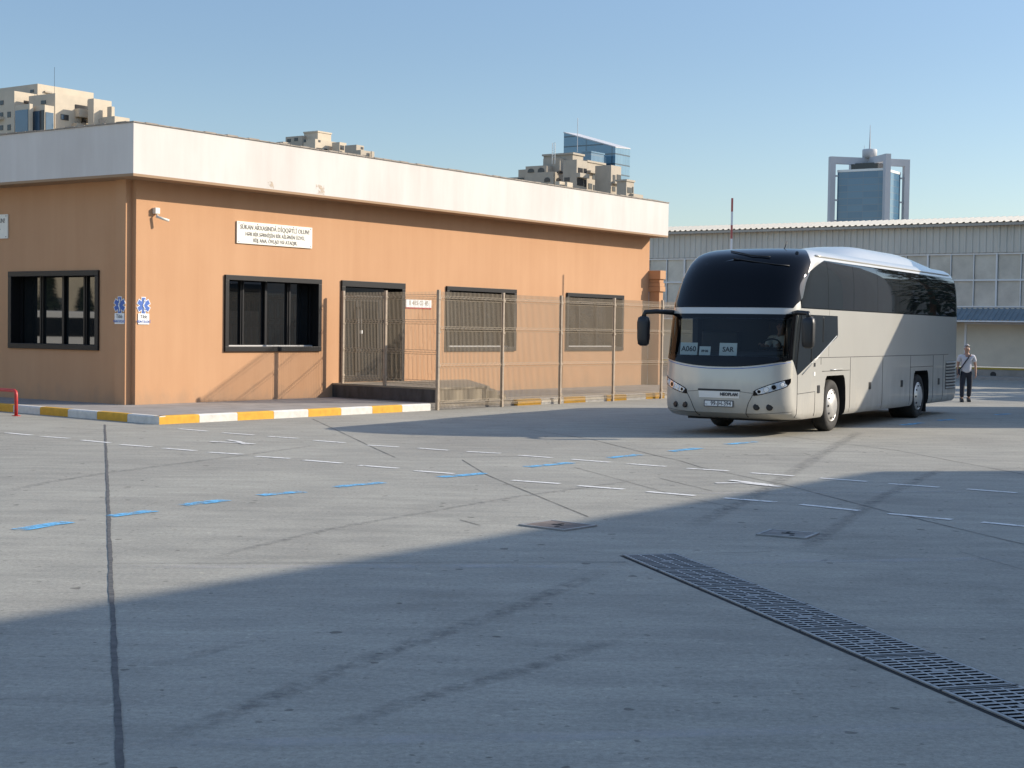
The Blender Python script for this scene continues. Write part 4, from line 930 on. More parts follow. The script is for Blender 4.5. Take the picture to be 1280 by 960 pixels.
# ------------------------------------------------------------------ far buildings
M['flat'] = make_render('sand_tower_render', (.56, .48, .375), (.50, .43, .335), .4, (.3, .3, .05))
M['flat2'] = make_render('grey_beige_render', (.44, .385, .31), (.39, .34, .275), .4, (.3, .3, .05))
M['dwin'] = mat('dark_far_window', (.035, .034, .036), .2)
M['bglass'] = mat('blue_bay_glass', (.05, .10, .16), .1, spec=.9, var=.25, vscale=.25)
def pt(x, y, D): return EYE + ray(x, y) * D
class Far:
    def __init__(self, root): self.root = root; self.o = root.location.copy()
    def block(self, D, xa, xb, xc, yt, m, z0=0.0, cap=None):
        K = pt(xb, yt, D); zt = K.z; K0 = Vector((K.x, K.y, 0))
        def solve(d, x, sgn):
            lo, hi = 0, 120
            for _ in range(50):
                mid = (lo + hi) / 2; px = proj(K0 + d * mid + Z * zt)[0]
                if (px < x) if sgn > 0 else (px > x): lo = mid
                else: hi = mid
            return lo
        lv_, lu = solve(V, xa, -1), solve(U, xc, 1)
        f = [K0, K0 + U * lu, K0 + U * lu + V * lv_, K0 + V * lv_]
        mb = MB(); mb.hexa([p + Z * z0 - self.o for p in f] + [p + Z * zt - self.o for p in f])
        if cap: mb.hexa([p - self.o + Z * (zt + .01) for p in (f[0] - U * cap - V * cap, f[1] + U * cap - V * cap, f[2] + U * cap + V * cap, f[3] - U * cap + V * cap)] + [p - self.o + Z * (zt + .6) for p in (f[0] - U * cap - V * cap, f[1] + U * cap - V * cap, f[2] + U * cap + V * cap, f[3] - U * cap + V * cap)])
        mb.build('wall_block', m, self.root); self.K = K0; return self
    def on(self, face, x, y):
        n = V if face == 'R' else U; d = ray(x, y); t = (self.K - EYE).dot(n) / d.dot(n); return EYE + d * t - self.o
    def rect(self, face, x0, y0, x1, y1, name, m, out=.12, arch=False):
        n = -V if face == 'R' else -U; a, b, c, d = self.on(face, x0, y1), self.on(face, x1, y1), self.on(face, x1, y0), self.on(face, x0, y0)
        b.z = a.z; c.z = d.z; mb = MB()
        if arch:
            ring = [a, b]; mid = (c + d) / 2; hv = (b - a) / 2; h = d.z - a.z
            base = Vector((0, 0, a.z + h * .35))
            for k in range(9): an = PI * k / 8; p = (a + b) / 2 + hv * math.cos(an); ring.append(Vector((p.x, p.y, a.z + h * .35 + h * .65 * math.sin(an))))
            N_ = len(ring); mb.add(ring + [p + n * out for p in ring], [tuple(range(N_)), tuple(range(2 * N_ - 1, N_ - 1, -1))] + [(i, (i + 1) % N_, N_ + (i + 1) % N_, N_ + i) for i in range(N_)])
        else: mb.hexa([a, b, b + n * out, a + n * out, d, c, c + n * out, d + n * out])
        mb.build(name, m, self.root); return self
    def ledge(self, face, x0, y0, x1, y1, out, m, name='balcony'): return self.rect(face, x0, y0, x1, y1, name, m, out)
def far(name, x, y, D, label, cat):
    p = pt(x, y, D); r = empty(name, (p.x, p.y, 0)); tag(r, label, cat); return Far(r)
# stepped sand-coloured flats at the left
F = far('apartment_block', 60, 120, 395, 'sand coloured stepped apartment block with blue bay glazing behind the white fascia', 'building')
F.block(402, -70, 47, 117, 104.5, M['flat']); F.rect('L', 38, 112.5, 42.5, 116, 'window', M['dwin']).rect('R', 55, 113.5, 64, 115.5, 'ledge', M['flat2'], .5)
F.block(396, -70, 18, 46, 113.5, M['flat'])
for (x0, y0, x1, y1) in [(0, 126, 4.5, 131.5), (9.5, 140, 13.5, 147), (9.5, 156, 13.5, 163), (0, 141, 4, 147), (0, 157, 4, 163)]: F.rect('L', x0, y0, x1, y1, 'window', M['dwin'])
F.rect('L', -12, 148, 5, 151.5, 'balcony', M['flat'], 1.2).rect('R', 30, 125.5, 37, 129, 'window', M['dwin'])
F.block(391, 36, 69, 117, 116.3, M['flat']); F.rect('L', 51.5, 126, 57.5, 130.5, 'window', M['dwin'])
F.rect('R', 94, 130.5, 112.5, 136.5, 'balcony_recess', M['dwin'], .2).rect('R', 112.5, 123.5, 115.5, 137, 'shade_fin', M['flat2'], .8).rect('R', 93.5, 136, 117, 146, 'balcony', M['flat'], 1.8)
F.rect('R', 75.8, 142.5, 85.5, 149.5, 'window', M['dwin'], .15).rect('R', 76.2, 143, 79.3, 149, 'pane', M['bglass'], .2).rect('R', 95, 148, 98.5, 156, 'shade_fin', M['flat2'], .5).rect('R', 102, 147.5, 107.5, 155, 'window', M['dwin'])
F.rect('R', 90, 154, 116, 160, 'balcony', M['flat'], 1.8)
F.block(393, 110, 117.2, 139.5, 123.0, M['flat']); F.block(394, 134, 139.6, 143.3, 133, M['flat']); F.block(392, 112, 143.4, 162, 145, M['flat']); F.rect('R', 123.5, 149, 132, 153.5, 'window', M['dwin'])
F.block(386, 19, 37, 41, 129.5, M['flat']); F.rect('L', 19.6, 138.5, 35.2, 170, 'bay_glazing', M['bglass'], .15)
F.block(385.5, 42, 56, 67.5, 131, M['flat']); F.rect('L', 41.5, 139.5, 50, 170, 'bay_glazing', M['bglass'], .15).rect('L', 50.5, 138, 55, 170, 'bay_glazing', M['dwin'], .12).rect('R', 57, 140, 66.5, 170, 'bay_glazing', M['bglass'], .15)
mb = MB(); a = pt(68, 106, 402) - F.o; mb.tube([Vector((a.x, a.y, a.z - 3)), a + Z * 4.6], .05, 6); mb.build('mast', M['dwin'], F.root)
# roofscape peeping over the middle of the fascia
F = far('distant_flats', 400, 175, 600, 'small cluster of beige rooftop blocks peeping over the middle of the fascia', 'building')
F.block(606, 357, 378, 394, 169.5, M['flat2']); F.rect('L', 359, 174, 363.5, 178, 'window', M['dwin']).rect('L', 368, 172.5, 372.5, 176.5, 'window', M['dwin'])
F.block(604, 380, 397.3, 414, 165.3, M['flat'], cap=.25)
F.block(598, 379.5, 394, 425, 173.6, M['flat']); F.rect('L', 379.8, 174.5, 382.5, 178, 'window', M['dwin']).rect('R', 415.5, 179.8, 420, 185.5, 'window', M['dwin']).rect('R', 424.3, 181.5, 424.9, 187, 'window', M['dwin']).rect('R', 398, 175, 400.5, 177.5, 'window', M['dwin']).rect('R', 395.5, 184.5, 402.5, 186.5, 'window', M['dwin']).rect('R', 405, 185.5, 409, 188.5, 'window', M['dwin'])
F.block(601, 415, 424.5, 433, 177.5, M['flat']); F.rect('R', 425.3, 181.5, 430, 187, 'window', M['dwin'])
F.block(596, 431, 445.5, 455, 180.8, M['flat2']); F.rect('R', 451, 183.7, 454, 186.5, 'window', M['dwin'])
F.block(594, 444, 451, 466, 187.3, M['flat2']); F.rect('R', 453.5, 193.5, 458, 196, 'window', M['dwin']); F.block(597, 463.5, 464.5, 468, 189, M['flat2']); F.block(600, 345, 354, 363, 177, M['flat2'])
# arcaded flats
F = far('arcaded_flats', 715, 205, 480, 'grey beige terraced flats with arched loggias below the blue glass tower', 'building')
F.block(500, 629, 690, 700, 219, M['flat2']); F.block(492, 648, 686, 697, 210, M['flat2'])
for (x0, y0, x1, y1) in [(660, 211, 668, 216), (672.5, 210, 680.5, 216)]: F.rect('L', x0, y0, x1, y1, 'arched_window', M['dwin'], .2, True)
F.rect('L', 660, 222, 667.5, 226, 'window', M['dwin']).rect('L', 647, 222.5, 655, 225, 'window', M['dwin'])
F.block(488, 657, 683.5, 691, 206.5, M['flat2'])
for (x0, y0, x1, y1) in [(660, 211, 667.5, 216), (672.5, 210, 680.2, 216)]: F.rect('L', x0, y0, x1, y1, 'arched_window', M['dwin'], .2, True)
F.block(490, 679.5, 716, 729, 193, M['flat2'], cap=.4); F.rect('R', 722.5, 200, 724.5, 205.5, 'window', M['dwin'])
F.block(489, 679, 700, 716.5, 197.5, M['flat2'])
F.block(482, 671, 692, 704, 214.5, M['flat2']); F.rect('L', 680.5, 222, 687.5, 227.5, 'arched_window', M['dwin'], .2, True); F.rect('R', 696.5, 212.5, 703, 216, 'arched_window', M['dwin'], .2, True).rect('R', 695.5, 222, 700, 226, 'arched_window', M['dwin'], .2, True)
F.block(476, 704, 721, 734, 199.3, M['flat2'])
for (x0, y0, x1, y1) in [(722.6, 209.5, 728.2, 215.5), (729.6, 210.5, 733, 220.5), (721.3, 222.3, 729, 231.5), (730, 224.5, 732.4, 233.5)]: F.rect('R', x0, y0, x1, y1, 'window', M['dwin'], .15)
F.rect('R', 720.8, 216, 732.5, 221.5, 'balcony', M['flat2'], 1.3).rect('L', 705.5, 222, 712, 227, 'window', M['dwin'])
F.block(486, 728, 734, 756, 202.5, M['flat2'], cap=.3); F.rect('R', 740.5, 216, 746, 224, 'window', M['dwin']).rect('R', 735.5, 229, 740, 236, 'window', M['dwin']).rect('R', 741.5, 231, 746.5, 238, 'window', M['dwin']).rect('R', 734.5, 213, 747, 216, 'balcony', M['flat2'], 1.2)
F.block(478, 744, 764, 776.5, 206.2, M['flat2']); F.rect('R', 766, 218.5, 769, 226, 'window', M['dwin']).rect('R', 771, 218, 776, 225.5, 'window', M['dwin']).rect('R', 765.5, 233, 769, 239, 'window', M['dwin']).rect('R', 765, 226.5, 776, 229.5, 'balcony', M['flat2'], 1.1)
F.block(473, 771, 783, 792.5, 226.5, M['flat2'], cap=.3); F.rect('R', 784.2, 234, 789.5, 241, 'window', M['dwin']).rect('R', 790.3, 233.5, 791.5, 241, 'window', M['dwin']); F.block(474, 780, 792, 804, 242, M['flat2'])
F.block(470, 694, 699.5, 706, 226.5, M['flat']); F.block(470, 706, 709, 716, 227.5, M['flat'])
mb = MB(); a = pt(692, 197, 489) - F.o; 
for dx in (-.45, .45): mb.tube([a + Vector((dx, 0, -2)), a + Vector((dx, 0, 4.6))], .10, 5)
for k in range(7): mb.tube([a + Vector((-.45, 0, k * .7)), a + Vector((.45, 0, k * .7 + .6))], .08, 4)
mb.build('lattice_mast', M['mull'], F.root)
# curtain wall glass, with floor lines and mullions in the material
def curtain(name, base, base2, fl, mw, rough=.08, line=(.03, .05, .07)):
    m = mat(name, base, rough, spec=.9); nt, b = nodes_of(m); N = nt.nodes.new; lk = nt.links.new
    tc = N('ShaderNodeTexCoord'); sp = N('ShaderNodeSeparateXYZ'); lk(tc.outputs['Object'], sp.inputs[0])
    def grid(src, period, width):
        d = N('ShaderNodeMath'); d.operation = 'DIVIDE'; d.inputs[1].default_value = period; lk(src, d.inputs[0]); f = N('ShaderNodeMath'); f.operation = 'FRACT'; lk(d.outputs[0], f.inputs[0]); c = N('ShaderNodeMath'); c.operation = 'LESS_THAN'; c.inputs[1].default_value = width; lk(f.outputs[0], c.inputs[0]); return c.outputs[0], d.outputs[0]
    gz, dz = grid(sp.outputs['Z'], fl, .13); ad = N('ShaderNodeMath'); ad.operation = 'ADD'; lk(sp.outputs['X'], ad.inputs[0]); lk(sp.outputs['Y'], ad.inputs[1]); gx, dx = grid(ad.outputs[0], mw, .06)
    fl1 = N('ShaderNodeMath'); fl1.operation = 'FLOOR'; lk(dz, fl1.inputs[0]); fl2 = N('ShaderNodeMath'); fl2.operation = 'FLOOR'; lk(dx, fl2.inputs[0]); cb = N('ShaderNodeCombineXYZ'); lk(fl1.outputs[0], cb.inputs[0]); lk(fl2.outputs[0], cb.inputs[1])
    wn = N('ShaderNodeTexWhiteNoise'); lk(cb.outputs[0], wn.inputs[0]); mx0 = N('ShaderNodeMix'); mx0.data_type = 'RGBA'; mx0.inputs['A'].default_value = (*base, 1); mx0.inputs['B'].default_value = (*base2, 1); lk(wn.outputs['Value'], mx0.inputs['Factor'])
    mxx = N('ShaderNodeMath'); mxx.operation = 'MAXIMUM'; lk(gz, mxx.inputs[0]); hh = N('ShaderNodeMath'); hh.operation = 'MULTIPLY'; hh.inputs[1].default_value = .5; lk(gx, hh.inputs[0]); lk(hh.outputs[0], mxx.inputs[1])
    mx1 = N('ShaderNodeMix'); mx1.data_type = 'RGBA'; lk(mxx.outputs[0], mx1.inputs['Factor']); lk(mx0.outputs['Result'], mx1.inputs['A']); mx1.inputs['B'].default_value = (*line, 1); lk(mx1.outputs['Result'], b.inputs['Base Color']); return m
M['cw1'] = curtain('pale_blue_curtain_wall', (.10, .21, .30), (.13, .25, .34), 4.2, 3.0, .12)
M['cw2'] = curtain('deep_blue_curtain_wall', (.055, .135, .22), (.08, .17, .255), 3.7, 2.6, .12, (.11, .16, .21))
M['conc'] = mat('smooth_grey_frame', (.50, .50, .51), .7, var=.08, vscale=.1)
F = far('glass_tower', 750, 190, 640, 'slant roofed blue glass tower rising behind the terraced flats', 'building')
K = pt(769.3, 184.8, 640); KA = pt(704.6, 166, 640); K0 = Vector((K.x, K.y, 0))
def solve_len(K0, d, x, z, sgn):
    lo, hi = 0, 200
    for _ in range(50):
        mid = (lo + hi) / 2; px = proj(K0 + d * mid + Z * z)[0]
        if (px < x) if sgn > 0 else (px > x): lo = mid
        else: hi = mid
    return lo
lv1 = solve_len(K0, V, 704.6, K.z, -1); lu1 = solve_len(K0, U, 787.6, K.z, 1)
def z_at(P, y):                                           # height of the vertical line at P that shows at row y
    lo, hi = 0, 400
    for _ in range(60):
        mid = (lo + hi) / 2
        if proj(Vector((P.x, P.y, mid)))[1] > y: lo = mid
        else: hi = mid
    return lo
f4 = [K0, K0 + U * lu1, K0 + U * lu1 + V * lv1, K0 + V * lv1]; zz = [z_at(f4[0], 184.6), z_at(f4[1], 186.6), 0, z_at(f4[3], 166.2)]; zz[2] = zz[3] + zz[1] - zz[0]
mb = MB(); mb.hexa([p - F.o for p in f4] + [p - F.o + Z * z for p, z in zip(f4, zz)]); mb.build('glass_shaft', M['cw1'], F.root)
mb = MB(); ex = [f4[0] - U * .15 - V * .15, f4[1] + U * .15 - V * .15, f4[2] + U * .15 + V * .15, f4[3] - U * .15 + V * .15]; mb.hexa([p - F.o + Z * (z + .02) for p, z in zip(ex, zz)] + [p - F.o + Z * (z + .45) for p, z in zip(ex, zz)]); mb.build('roof_edge', M['conc'], F.root)
mb = MB(); p = pt(717, 167, 640) - F.o + V * 0; mb.tube([Vector((p.x, p.y, p.z - 8)) + U * 3, p + U * 3 + Z * 6.8], .12, 6); mb.build('mast', M['conc'], F.root)
F.block(630, 727, 739, 755, 190.5, M['cw2'], cap=.3)
# framed tower at the right
CT = pt(1086.5, 217, 865); CT0 = Vector((CT.x, CT.y, 0)); tw = empty('framed_tower', CT0); tag(tw, 'blue glass tower inside a grey portal frame with drum and mast on top', 'building')
a28 = R(12); E1 = Vector((math.cos(a28), math.sin(a28), 0)); E2 = Vector((math.sin(a28), -math.cos(a28), 0)); HD = 19.0
cs = [-E1 * HD, E2 * HD, E1 * HD, -E2 * HD]; zt = CT.z
mb = MB(); mb.hexa([c for c in cs] + [c + Z * zt for c in cs]); mb.build('glass_shaft', M['cw2'], tw)
mb = MB(); c2 = [c * 1.012 for c in cs]; mb.hexa([c + Z * (zt + .02) for c in c2] + [c + Z * (zt + 1.3) for c in c2]); mb.build('parapet', M['mull'], tw)
mb = MB(); c2 = [c * .58 for c in cs]; mb.hexa([c + Z * (zt + 1.32) for c in c2] + [c + Z * (zt + 5.2) for c in c2]); mb.build('plant_room', M['dwin'], tw)
zf = zt + 8.6; PW = 1.55
def post(c, d, w_, mb):
    s_ = Vector((-d.y, d.x, 0)); mb.hexa([c + s_ * a * w_ + d * b * w_ + Z * z for z in (0, zf) for a, b in ((-1, -1), (1, -1), (1, 1), (-1, 1))])
fm = MB()
for d in (E1, -E1, E2, -E2): post(d * (HD + 3.4), d, PW, fm)
def beam(d, mb, dz=0.0):
    s_ = Vector((-d.y, d.x, 0)); R0, R1 = .0, HD + 3.4 - PW
    mb.hexa([d * r_ + s_ * a * PW + Z * z for z in (zf - 3.9 + dz, zf - dz) for r_, a in ((R0, -1), (R1, -1), (R1, 1), (R0, 1))])
beam(E1, fm); beam(-E1, fm); beam(E2, fm, .05); beam(-E2, fm, .05)
for d in (E1, -E1, E2):
    for z in (zt - 2, zt - 15.5, zt - 27, zt - 40): s_ = Vector((-d.y, d.x, 0)); fm.hexa([d * r_ + s_ * a * .4 + Z * (z + h) for h in (-.45, .45) for r_, a in ((HD - .2, -1), (HD + 3.4 - PW, -1), (HD + 3.4 - PW, 1), (HD - .2, 1))])
fm.build('portal_frame', M['conc'], tw)
mb = MB(); mb.lathe([(4.0, zf + .02), (4.1, zf + 4.4), (3.9, zf + 4.9)], 'Z', 28); mb.build('drum', M['conc'], tw, True); smooth_angle(tw.children[-1], 40)
mb = MB(); mb.tube([(0, 0, zf + 4.9), (0, 0, zf + 11), (0, 0, zf + 18.6)], [.5, .32, .12], 8); mb.tube([(-3, 0, zf + 4.9), (-3, 0, zf + 7)], .12, 5); mb.build('mast', M['conc'], tw)

# ------------------------------------------------------------------ buildings at the side of the yard that throw the big shadows
M['side'] = make_render('side_building_render', (.70, .66, .58), (.62, .58, .5), .4)
def side_hall(name, P, du, dn, LU, LN, H, label, cat, mt, bays=True):
    r = empty(name, P); tag(r, label, cat); q = MB(); f = [Vector((0, 0, 0)), du * LU, du * LU + dn * LN, dn * LN]
    q.hexa(f + [p + Z * (H - .35) for p in f]); q.build('wall', mt, r)
    q = MB(); e = [f[0], f[1], f[2], f[3]]; q.hexa([p + Z * (H - .348) for p in e] + [p + Z * H for p in e]); q.build('parapet', M['fascia'], r)
    if bays:
        for (o, d, n_, ln) in ((Vector((0, 0, 0)), du, -dn, LU), (Vector((0, 0, 0)), dn, -du, LN)):
            k = 1.2
            while k + 2.2 < ln:
                for z in ([1.0, 4.2] if H < 9 else [1.0, 4.2, 7.2]):
                    if z + 1.8 < H - .5:
                        w_ = MB(); a = o + d * k; w_.hexa([a + n_ * q_ + d * x + Z * zz_ for zz_ in (z, z + 1.7) for (x, q_) in ((0, .001), (1.8, .001), (1.8, .05), (0, .05))]); w_.build('window', M['cglass2'], r)
                k += 3.4
    return r
side_hall('station_hall', Vector((4.95 + 2.092 * 10, 21.02 + .4224 * 10, 0)), -U, -V, 31, 14, 10, 'large station hall along the shaded right side of the yard', 'building', M['side'])
HB = 6.0
side_hall('kiosk_building', Vector((6.3 + 2.092 * HB, 30.75 + .4224 * HB, 0)), V, U, 6.0, 6.5, HB, 'square kiosk building beyond the right edge of the yard', 'building', M['side'])
side_hall('workshop', Vector((27.5, 48.4, 0)), -V, U, 12, 12, 6.6, 'workshop block beside the long shed on the far right', 'building', M['side'])
# things that only show as reflections in the panes: wall, conifers and minibuses on the left
M['leaf'] = mat('conifer_foliage', (.045, .075, .035), .8, var=.5, vscale=3); M['bark'] = mat('bark', (.12, .08, .05), .9)
wl_ = MB(); wl_.box(-52, -51.6, 0, 62, 0, 9); tag(wl_.build('yard_wall', M['cream']), 'tall cream blind wall at the far left of the yard', 'wall')
def conifer(x, y, h, label):
    r = empty('conifer', (x, y, 0)); t_ = MB(); t_.tube([(0, 0, 0), (0, 0, h * .5), (0, 0, h * .95)], [.16, .1, .03], 8); t_.build('trunk', M['bark'], r)
    c = MB(); rnd = random.Random(int(x * 7 + y))
    for k in range(1500):
        z = h * (.12 + .88 * rnd.random() ** .9); rr = (1 - z / h) * h * .24 * (.55 + .45 * rnd.random()) * (1 + .25 * math.sin(z * 5)); an = rnd.random() * 2 * PI
        p = Vector((rr * math.cos(an), rr * math.sin(an), z)); d = Vector((math.cos(an), math.sin(an), -.35 + rnd.uniform(-.4, .4))).normalized(); s_ = d.cross(Z).normalized() * .13; ln = .42
        c.add([p - s_, p + s_, p + d * ln], [(0, 1, 2)])
    c.build('crown', M['leaf'], r, recalc=False); return tag(r, label, 'tree', 'conifers along the yard wall' if x < 0 else 'conifers near the shed end')
for (x, y, h) in [(-48, 31.7, 3.6), (-49, 33.3, 4.3), (-47.5, 34.9, 3.2), (-48.5, 27.5, 6.2), (-48, 38.5, 5.5), (26, 52, 9.5), (23.8, 55, 8.2), (29, 56.5, 10), (31.5, 50.5, 9)]:
    conifer(x, y, h, 'dark conifer standing by the cream yard wall' if x < 0 else 'dark conifer standing near the long shed end')
def minibus(x, y, rz_, label):
    r = empty('minibus', (x, y, 0), rz_); b = MB()
    pr = [(-2.6, .4), (-2.65, 1.0), (-2.2, 1.25), (-1.65, 2.15), (-1.2, 2.35), (2.5, 2.38), (2.65, 2.2), (2.7, .4)]
    n = len(pr); vs = [(-.95, p[0], p[1]) for p in pr] + [(.95, p[0], p[1]) for p in pr]
    b.add(vs, [tuple(range(n)), tuple(range(2 * n - 1, n - 1, -1))] + [(i, n + i, n + (i + 1) % n, (i + 1) % n) for i in range(n)]); b.build('body', M['signwhite'], r, bevel=.06)
    g_ = MB()
    for sx in (-1, 1): g_.box(sx * .945 - .02, sx * .945 + .02, -1.5, 2.4, 1.35, 2.1)
    g_.hexa([(-.8, -2.2, 1.28), (.8, -2.2, 1.28), (.8, -2.17, 1.26), (-.8, -2.17, 1.26), (-.75, -1.72, 2.12), (.75, -1.72, 2.12), (.75, -1.69, 2.1), (-.75, -1.69, 2.1)]); g_.build('glazing', M['cglass2'], r)
    s_ = MB()
    for sx in (-1, 1): s_.box(sx * .96 - .012, sx * .96 + .012, -2.3, 2.5, .62, .95)
    s_.build('yellow_band', M['kerb_y'], r)
    for yy_ in (-1.7, 1.6):
        for sx in (-1, 1): w_ = MB(); w_.lathe([(.2, sx * .97), (.34, sx * .95), (.34, sx * .74), (.2, sx * .72)], 'X', 20, (0, yy_, .34)); w_.build('wheel', M['tyre'], r, True)
    return tag(r, label, 'minibus', 'minibuses parked by the yard wall')
minibus(-38.5, 32.9, R(3), 'white minibus with a yellow band parked by the yard wall'); minibus(-39.5, 39.2, R(-2), 'white minibus with a yellow band parked by the yard wall'); minibus(-39.5, 26.4, R(2), 'white minibus with a yellow band parked by the yard wall')

# ------------------------------------------------------------------ people
M['skin'] = mat('skin', (.42, .24, .165), .55); M['hair'] = mat('grey_hair', (.34, .32, .30), .8); M['hairdark'] = mat('dark_hair', (.03, .025, .022), .7)
M['shirt'] = mat('pale_checked_shirt', (.60, .60, .64), .85, var=.14, vscale=26); M['trousers'] = mat('navy_trousers', (.018, .022, .036), .85); M['shoe'] = mat('black_shoe', (.012, .012, .012), .5); M['strapm'] = mat('dark_strap', (.02, .022, .035), .7)
M['eye'] = mat('eye_dark', (.02, .015, .012), .3)
def skin(name, joints, edges, mt, parent, sub=2, root=0):
    me = bpy.data.meshes.new(name); me.from_pydata([j[:3] for j in joints], edges, []); o = link(bpy.data.objects.new(name, me), parent)
    md = o.modifiers.new('skin', 'SKIN'); md.use_smooth_shade = True; md.branch_smoothing = .3
    for i, j in enumerate(joints):
        r_ = j[3] if isinstance(j[3], tuple) else (j[3], j[3]); me.skin_vertices[0].data[i].radius = r_; me.skin_vertices[0].data[i].use_root = (i == root)
    s_ = o.modifiers.new('sub', 'SUBSURF'); s_.levels = sub; s_.render_levels = sub
    bake(o); o.data.materials.clear(); o.data.materials.append(mt)
    for p in o.data.polygons: p.use_smooth = True
    return o
def head_bits(parent, c, s, hairm, yaw=0.0):
    # face turned towards -Y; eyes, nose, mouth, ears are sub-shapes welded to hair and face meshes
    f = MB(); 
    for sx in (-1, 1): f.lathe([(.002, -.004), (.011, -.001), (.009, .004), (.002, .006)], 'Y', 10, (c.x + sx * .032, c.y - .094, c.z + .012))
    f.build('eyes', M['eye'], parent, True)
    h = MB(); N1, N2 = 16, 9; vs = []
    for j in range(N2 + 1):
        th = (PI * .43) * j / N2
        for i in range(N1):
            ph = 2 * PI * i / N1; x = math.sin(th) * math.cos(ph); y = math.sin(th) * math.sin(ph); z = math.cos(th)
            lim = 1.0; zz_ = z
            tl_ = .25 * y; vs.append((c.x + .087 * x, c.y + .014 + .100 * y, c.z + .020 + .108 * zz_ + (.045 * max(0, -y) * (1 - z))))
    h.add(vs, [(j * N1 + i, j * N1 + (i + 1) % N1, (j + 1) * N1 + (i + 1) % N1, (j + 1) * N1 + i) for j in range(N2) for i in range(N1)]); h.build('hair', hairm, parent, True)
def hand_chain(J, E, wi, base, d, side, r=.0095, curl=.5):
    # palm and five bent fingers from wrist index wi; d: pointing direction, side: towards the thumb
    d = d.normalized(); side = side.normalized(); n_ = d.cross(side).normalized()
    p = base + d * .05; J.append((*p, (.034, .018))); E.append((wi, len(J) - 1)); pi_ = len(J) - 1
    for k, (o_, ln) in enumerate([(.030, .072), (.010, .080), (-.010, .075), (-.029, .058)]):
        a = p + d * .035 + side * o_; b = a + (d * (1 - curl * .5) + n_ * curl * .7).normalized() * ln * .5; c_ = b + (d * (1 - curl) + n_ * curl).normalized() * ln * .5
        i0 = len(J); J += [(*a, r * 1.05), (*b, r * .95), (*c_, r * .75)]; E += [(pi_, i0), (i0, i0 + 1), (i0 + 1, i0 + 2)]
    a = p - d * .02 + side * .04; b = a + (d * .8 + side * .6).normalized() * .035; c_ = b + (d + n_ * .3).normalized() * .028
    i0 = len(J); J += [(*a, r * 1.2), (*b, r * 1.05), (*c_, r * .8)]; E += [(pi_, i0), (i0, i0 + 1), (i0 + 1, i0 + 2)]
def walker():
    p = ground(1207, 502.5); r = empty('person', p, R(-8)); r.scale = (.93, .93, .925); tag(r, 'man in pale shirt and dark trousers with a shoulder strap walking behind the coach', 'person')
    V3 = Vector
    # mid-stride towards the camera (-Y); +X is to the right of the picture
    J = [(0, 0, .93, (.145, .105)), (0, .0, 1.10, (.155, .115)), (0, -.005, 1.28, (.165, .115)), (0, .005, 1.42, (.13, .085)), (0, -.005, 1.51, .056), (0, -.02, 1.585, (.070, .082)), (0, -.015, 1.665, (.078, .094)), (0, -.005, 1.725, (.05, .06)),
         (-.10, -.0, .86, .085), (-.12, -.06, .50, .058), (-.13, -.10, .10, .04), (-.132, -.13, .07, .028),
         (.10, .0, .86, .085), (.11, .06, .50, .058), (.11, .16, .12, .04), (.112, .13, .08, .028),
         (-.205, .0, 1.40, .055), (-.255, .03, 1.13, .042), (-.25, -.06, .90, .030), (.205, .0, 1.40, .055), (.265, .02, 1.13, .042), (.275, -.05, .88, .030)]
    E = [(0, 1), (1, 2), (2, 3), (3, 4), (4, 5), (5, 6), (6, 7), (0, 8), (8, 9), (9, 10), (10, 11), (0, 12), (12, 13), (13, 14), (14, 15), (3, 16), (16, 17), (17, 18), (3, 19), (19, 20), (20, 21)]
    hand_chain(J, E, 18, V3((-.25, -.06, .90)), V3((.02, -.1, -1)), V3((.0, -1, 0))); hand_chain(J, E, 21, V3((.275, -.05, .88)), V3((-.02, -.1, -1)), V3((.0, -1, 0)))
    J.append((0, -.115, 1.635, .014)); E.append((6, len(J) - 1))
    for sx in (-1, 1): J.append((sx * .088, .0, 1.635, .016)); E.append((6, len(J) - 1))
    b = skin('body', J, E, M['skin'], r)
    head_bits(b, V3((0, -.012, 1.665)), 1, M['hair'])
    J = [(0, 0, .87, (.150, .120)), (0, 0, .96, (.175, .138)), (0, 0, 1.10, (.178, .136)), (0, -.005, 1.28, (.185, .135)), (0, .005, 1.42, (.15, .105)), (0, .0, 1.475, (.075, .07)), (-.20, 0, 1.41, .078), (-.24, .02, 1.22, .070), (.20, 0, 1.41, .078), (.25, .015, 1.22, .070)]
    skin('shirt', J, [(0, 1), (1, 2), (2, 3), (3, 4), (4, 5), (4, 6), (6, 7), (4, 8), (8, 9)], M['shirt'], r)
    J = [(0, 0, 1.06, (.150, .12)), (0, 0, .93, (.172, .135)), (-.10, 0, .84, .105), (-.12, -.06, .50, .082), (-.13, -.10, .13, .072), (.10, 0, .84, .105), (.11, .06, .50, .082), (.11, .15, .15, .072)]
    skin('trousers', J, [(0, 1), (1, 2), (2, 3), (3, 4), (1, 5), (5, 6), (6, 7)], M['trousers'], r)
    for (x, y, rz_) in ((-.135, -.16, 0), (.112, .11, 0)):
        s_ = MB(); s_.hexa([(x - .052, y - .15, .004), (x + .052, y - .15, .004), (x + .05, y + .14, .004), (x - .05, y + .14, .004), (x - .045, y - .12, .06), (x + .045, y - .12, .06), (x + .055, y + .13, .15), (x - .055, y + .13, .15)]); s_.build('shoe', M['shoe'], r, bevel=.015)
    s_ = MB(); s_.tube([(.10, -.07, 1.475), (.03, -.150, 1.36), (-.06, -.152, 1.24), (-.16, -.13, 1.08), (-.20, -.05, 1.02)], .020, 6); s_.build('shoulder_strap', M['strapm'], r)
    s_ = MB(); s_.box(-.27, -.20, -.12, .14, .82, 1.03); s_.build('side_bag', M['strapm'], r, bevel=.02)
walker()
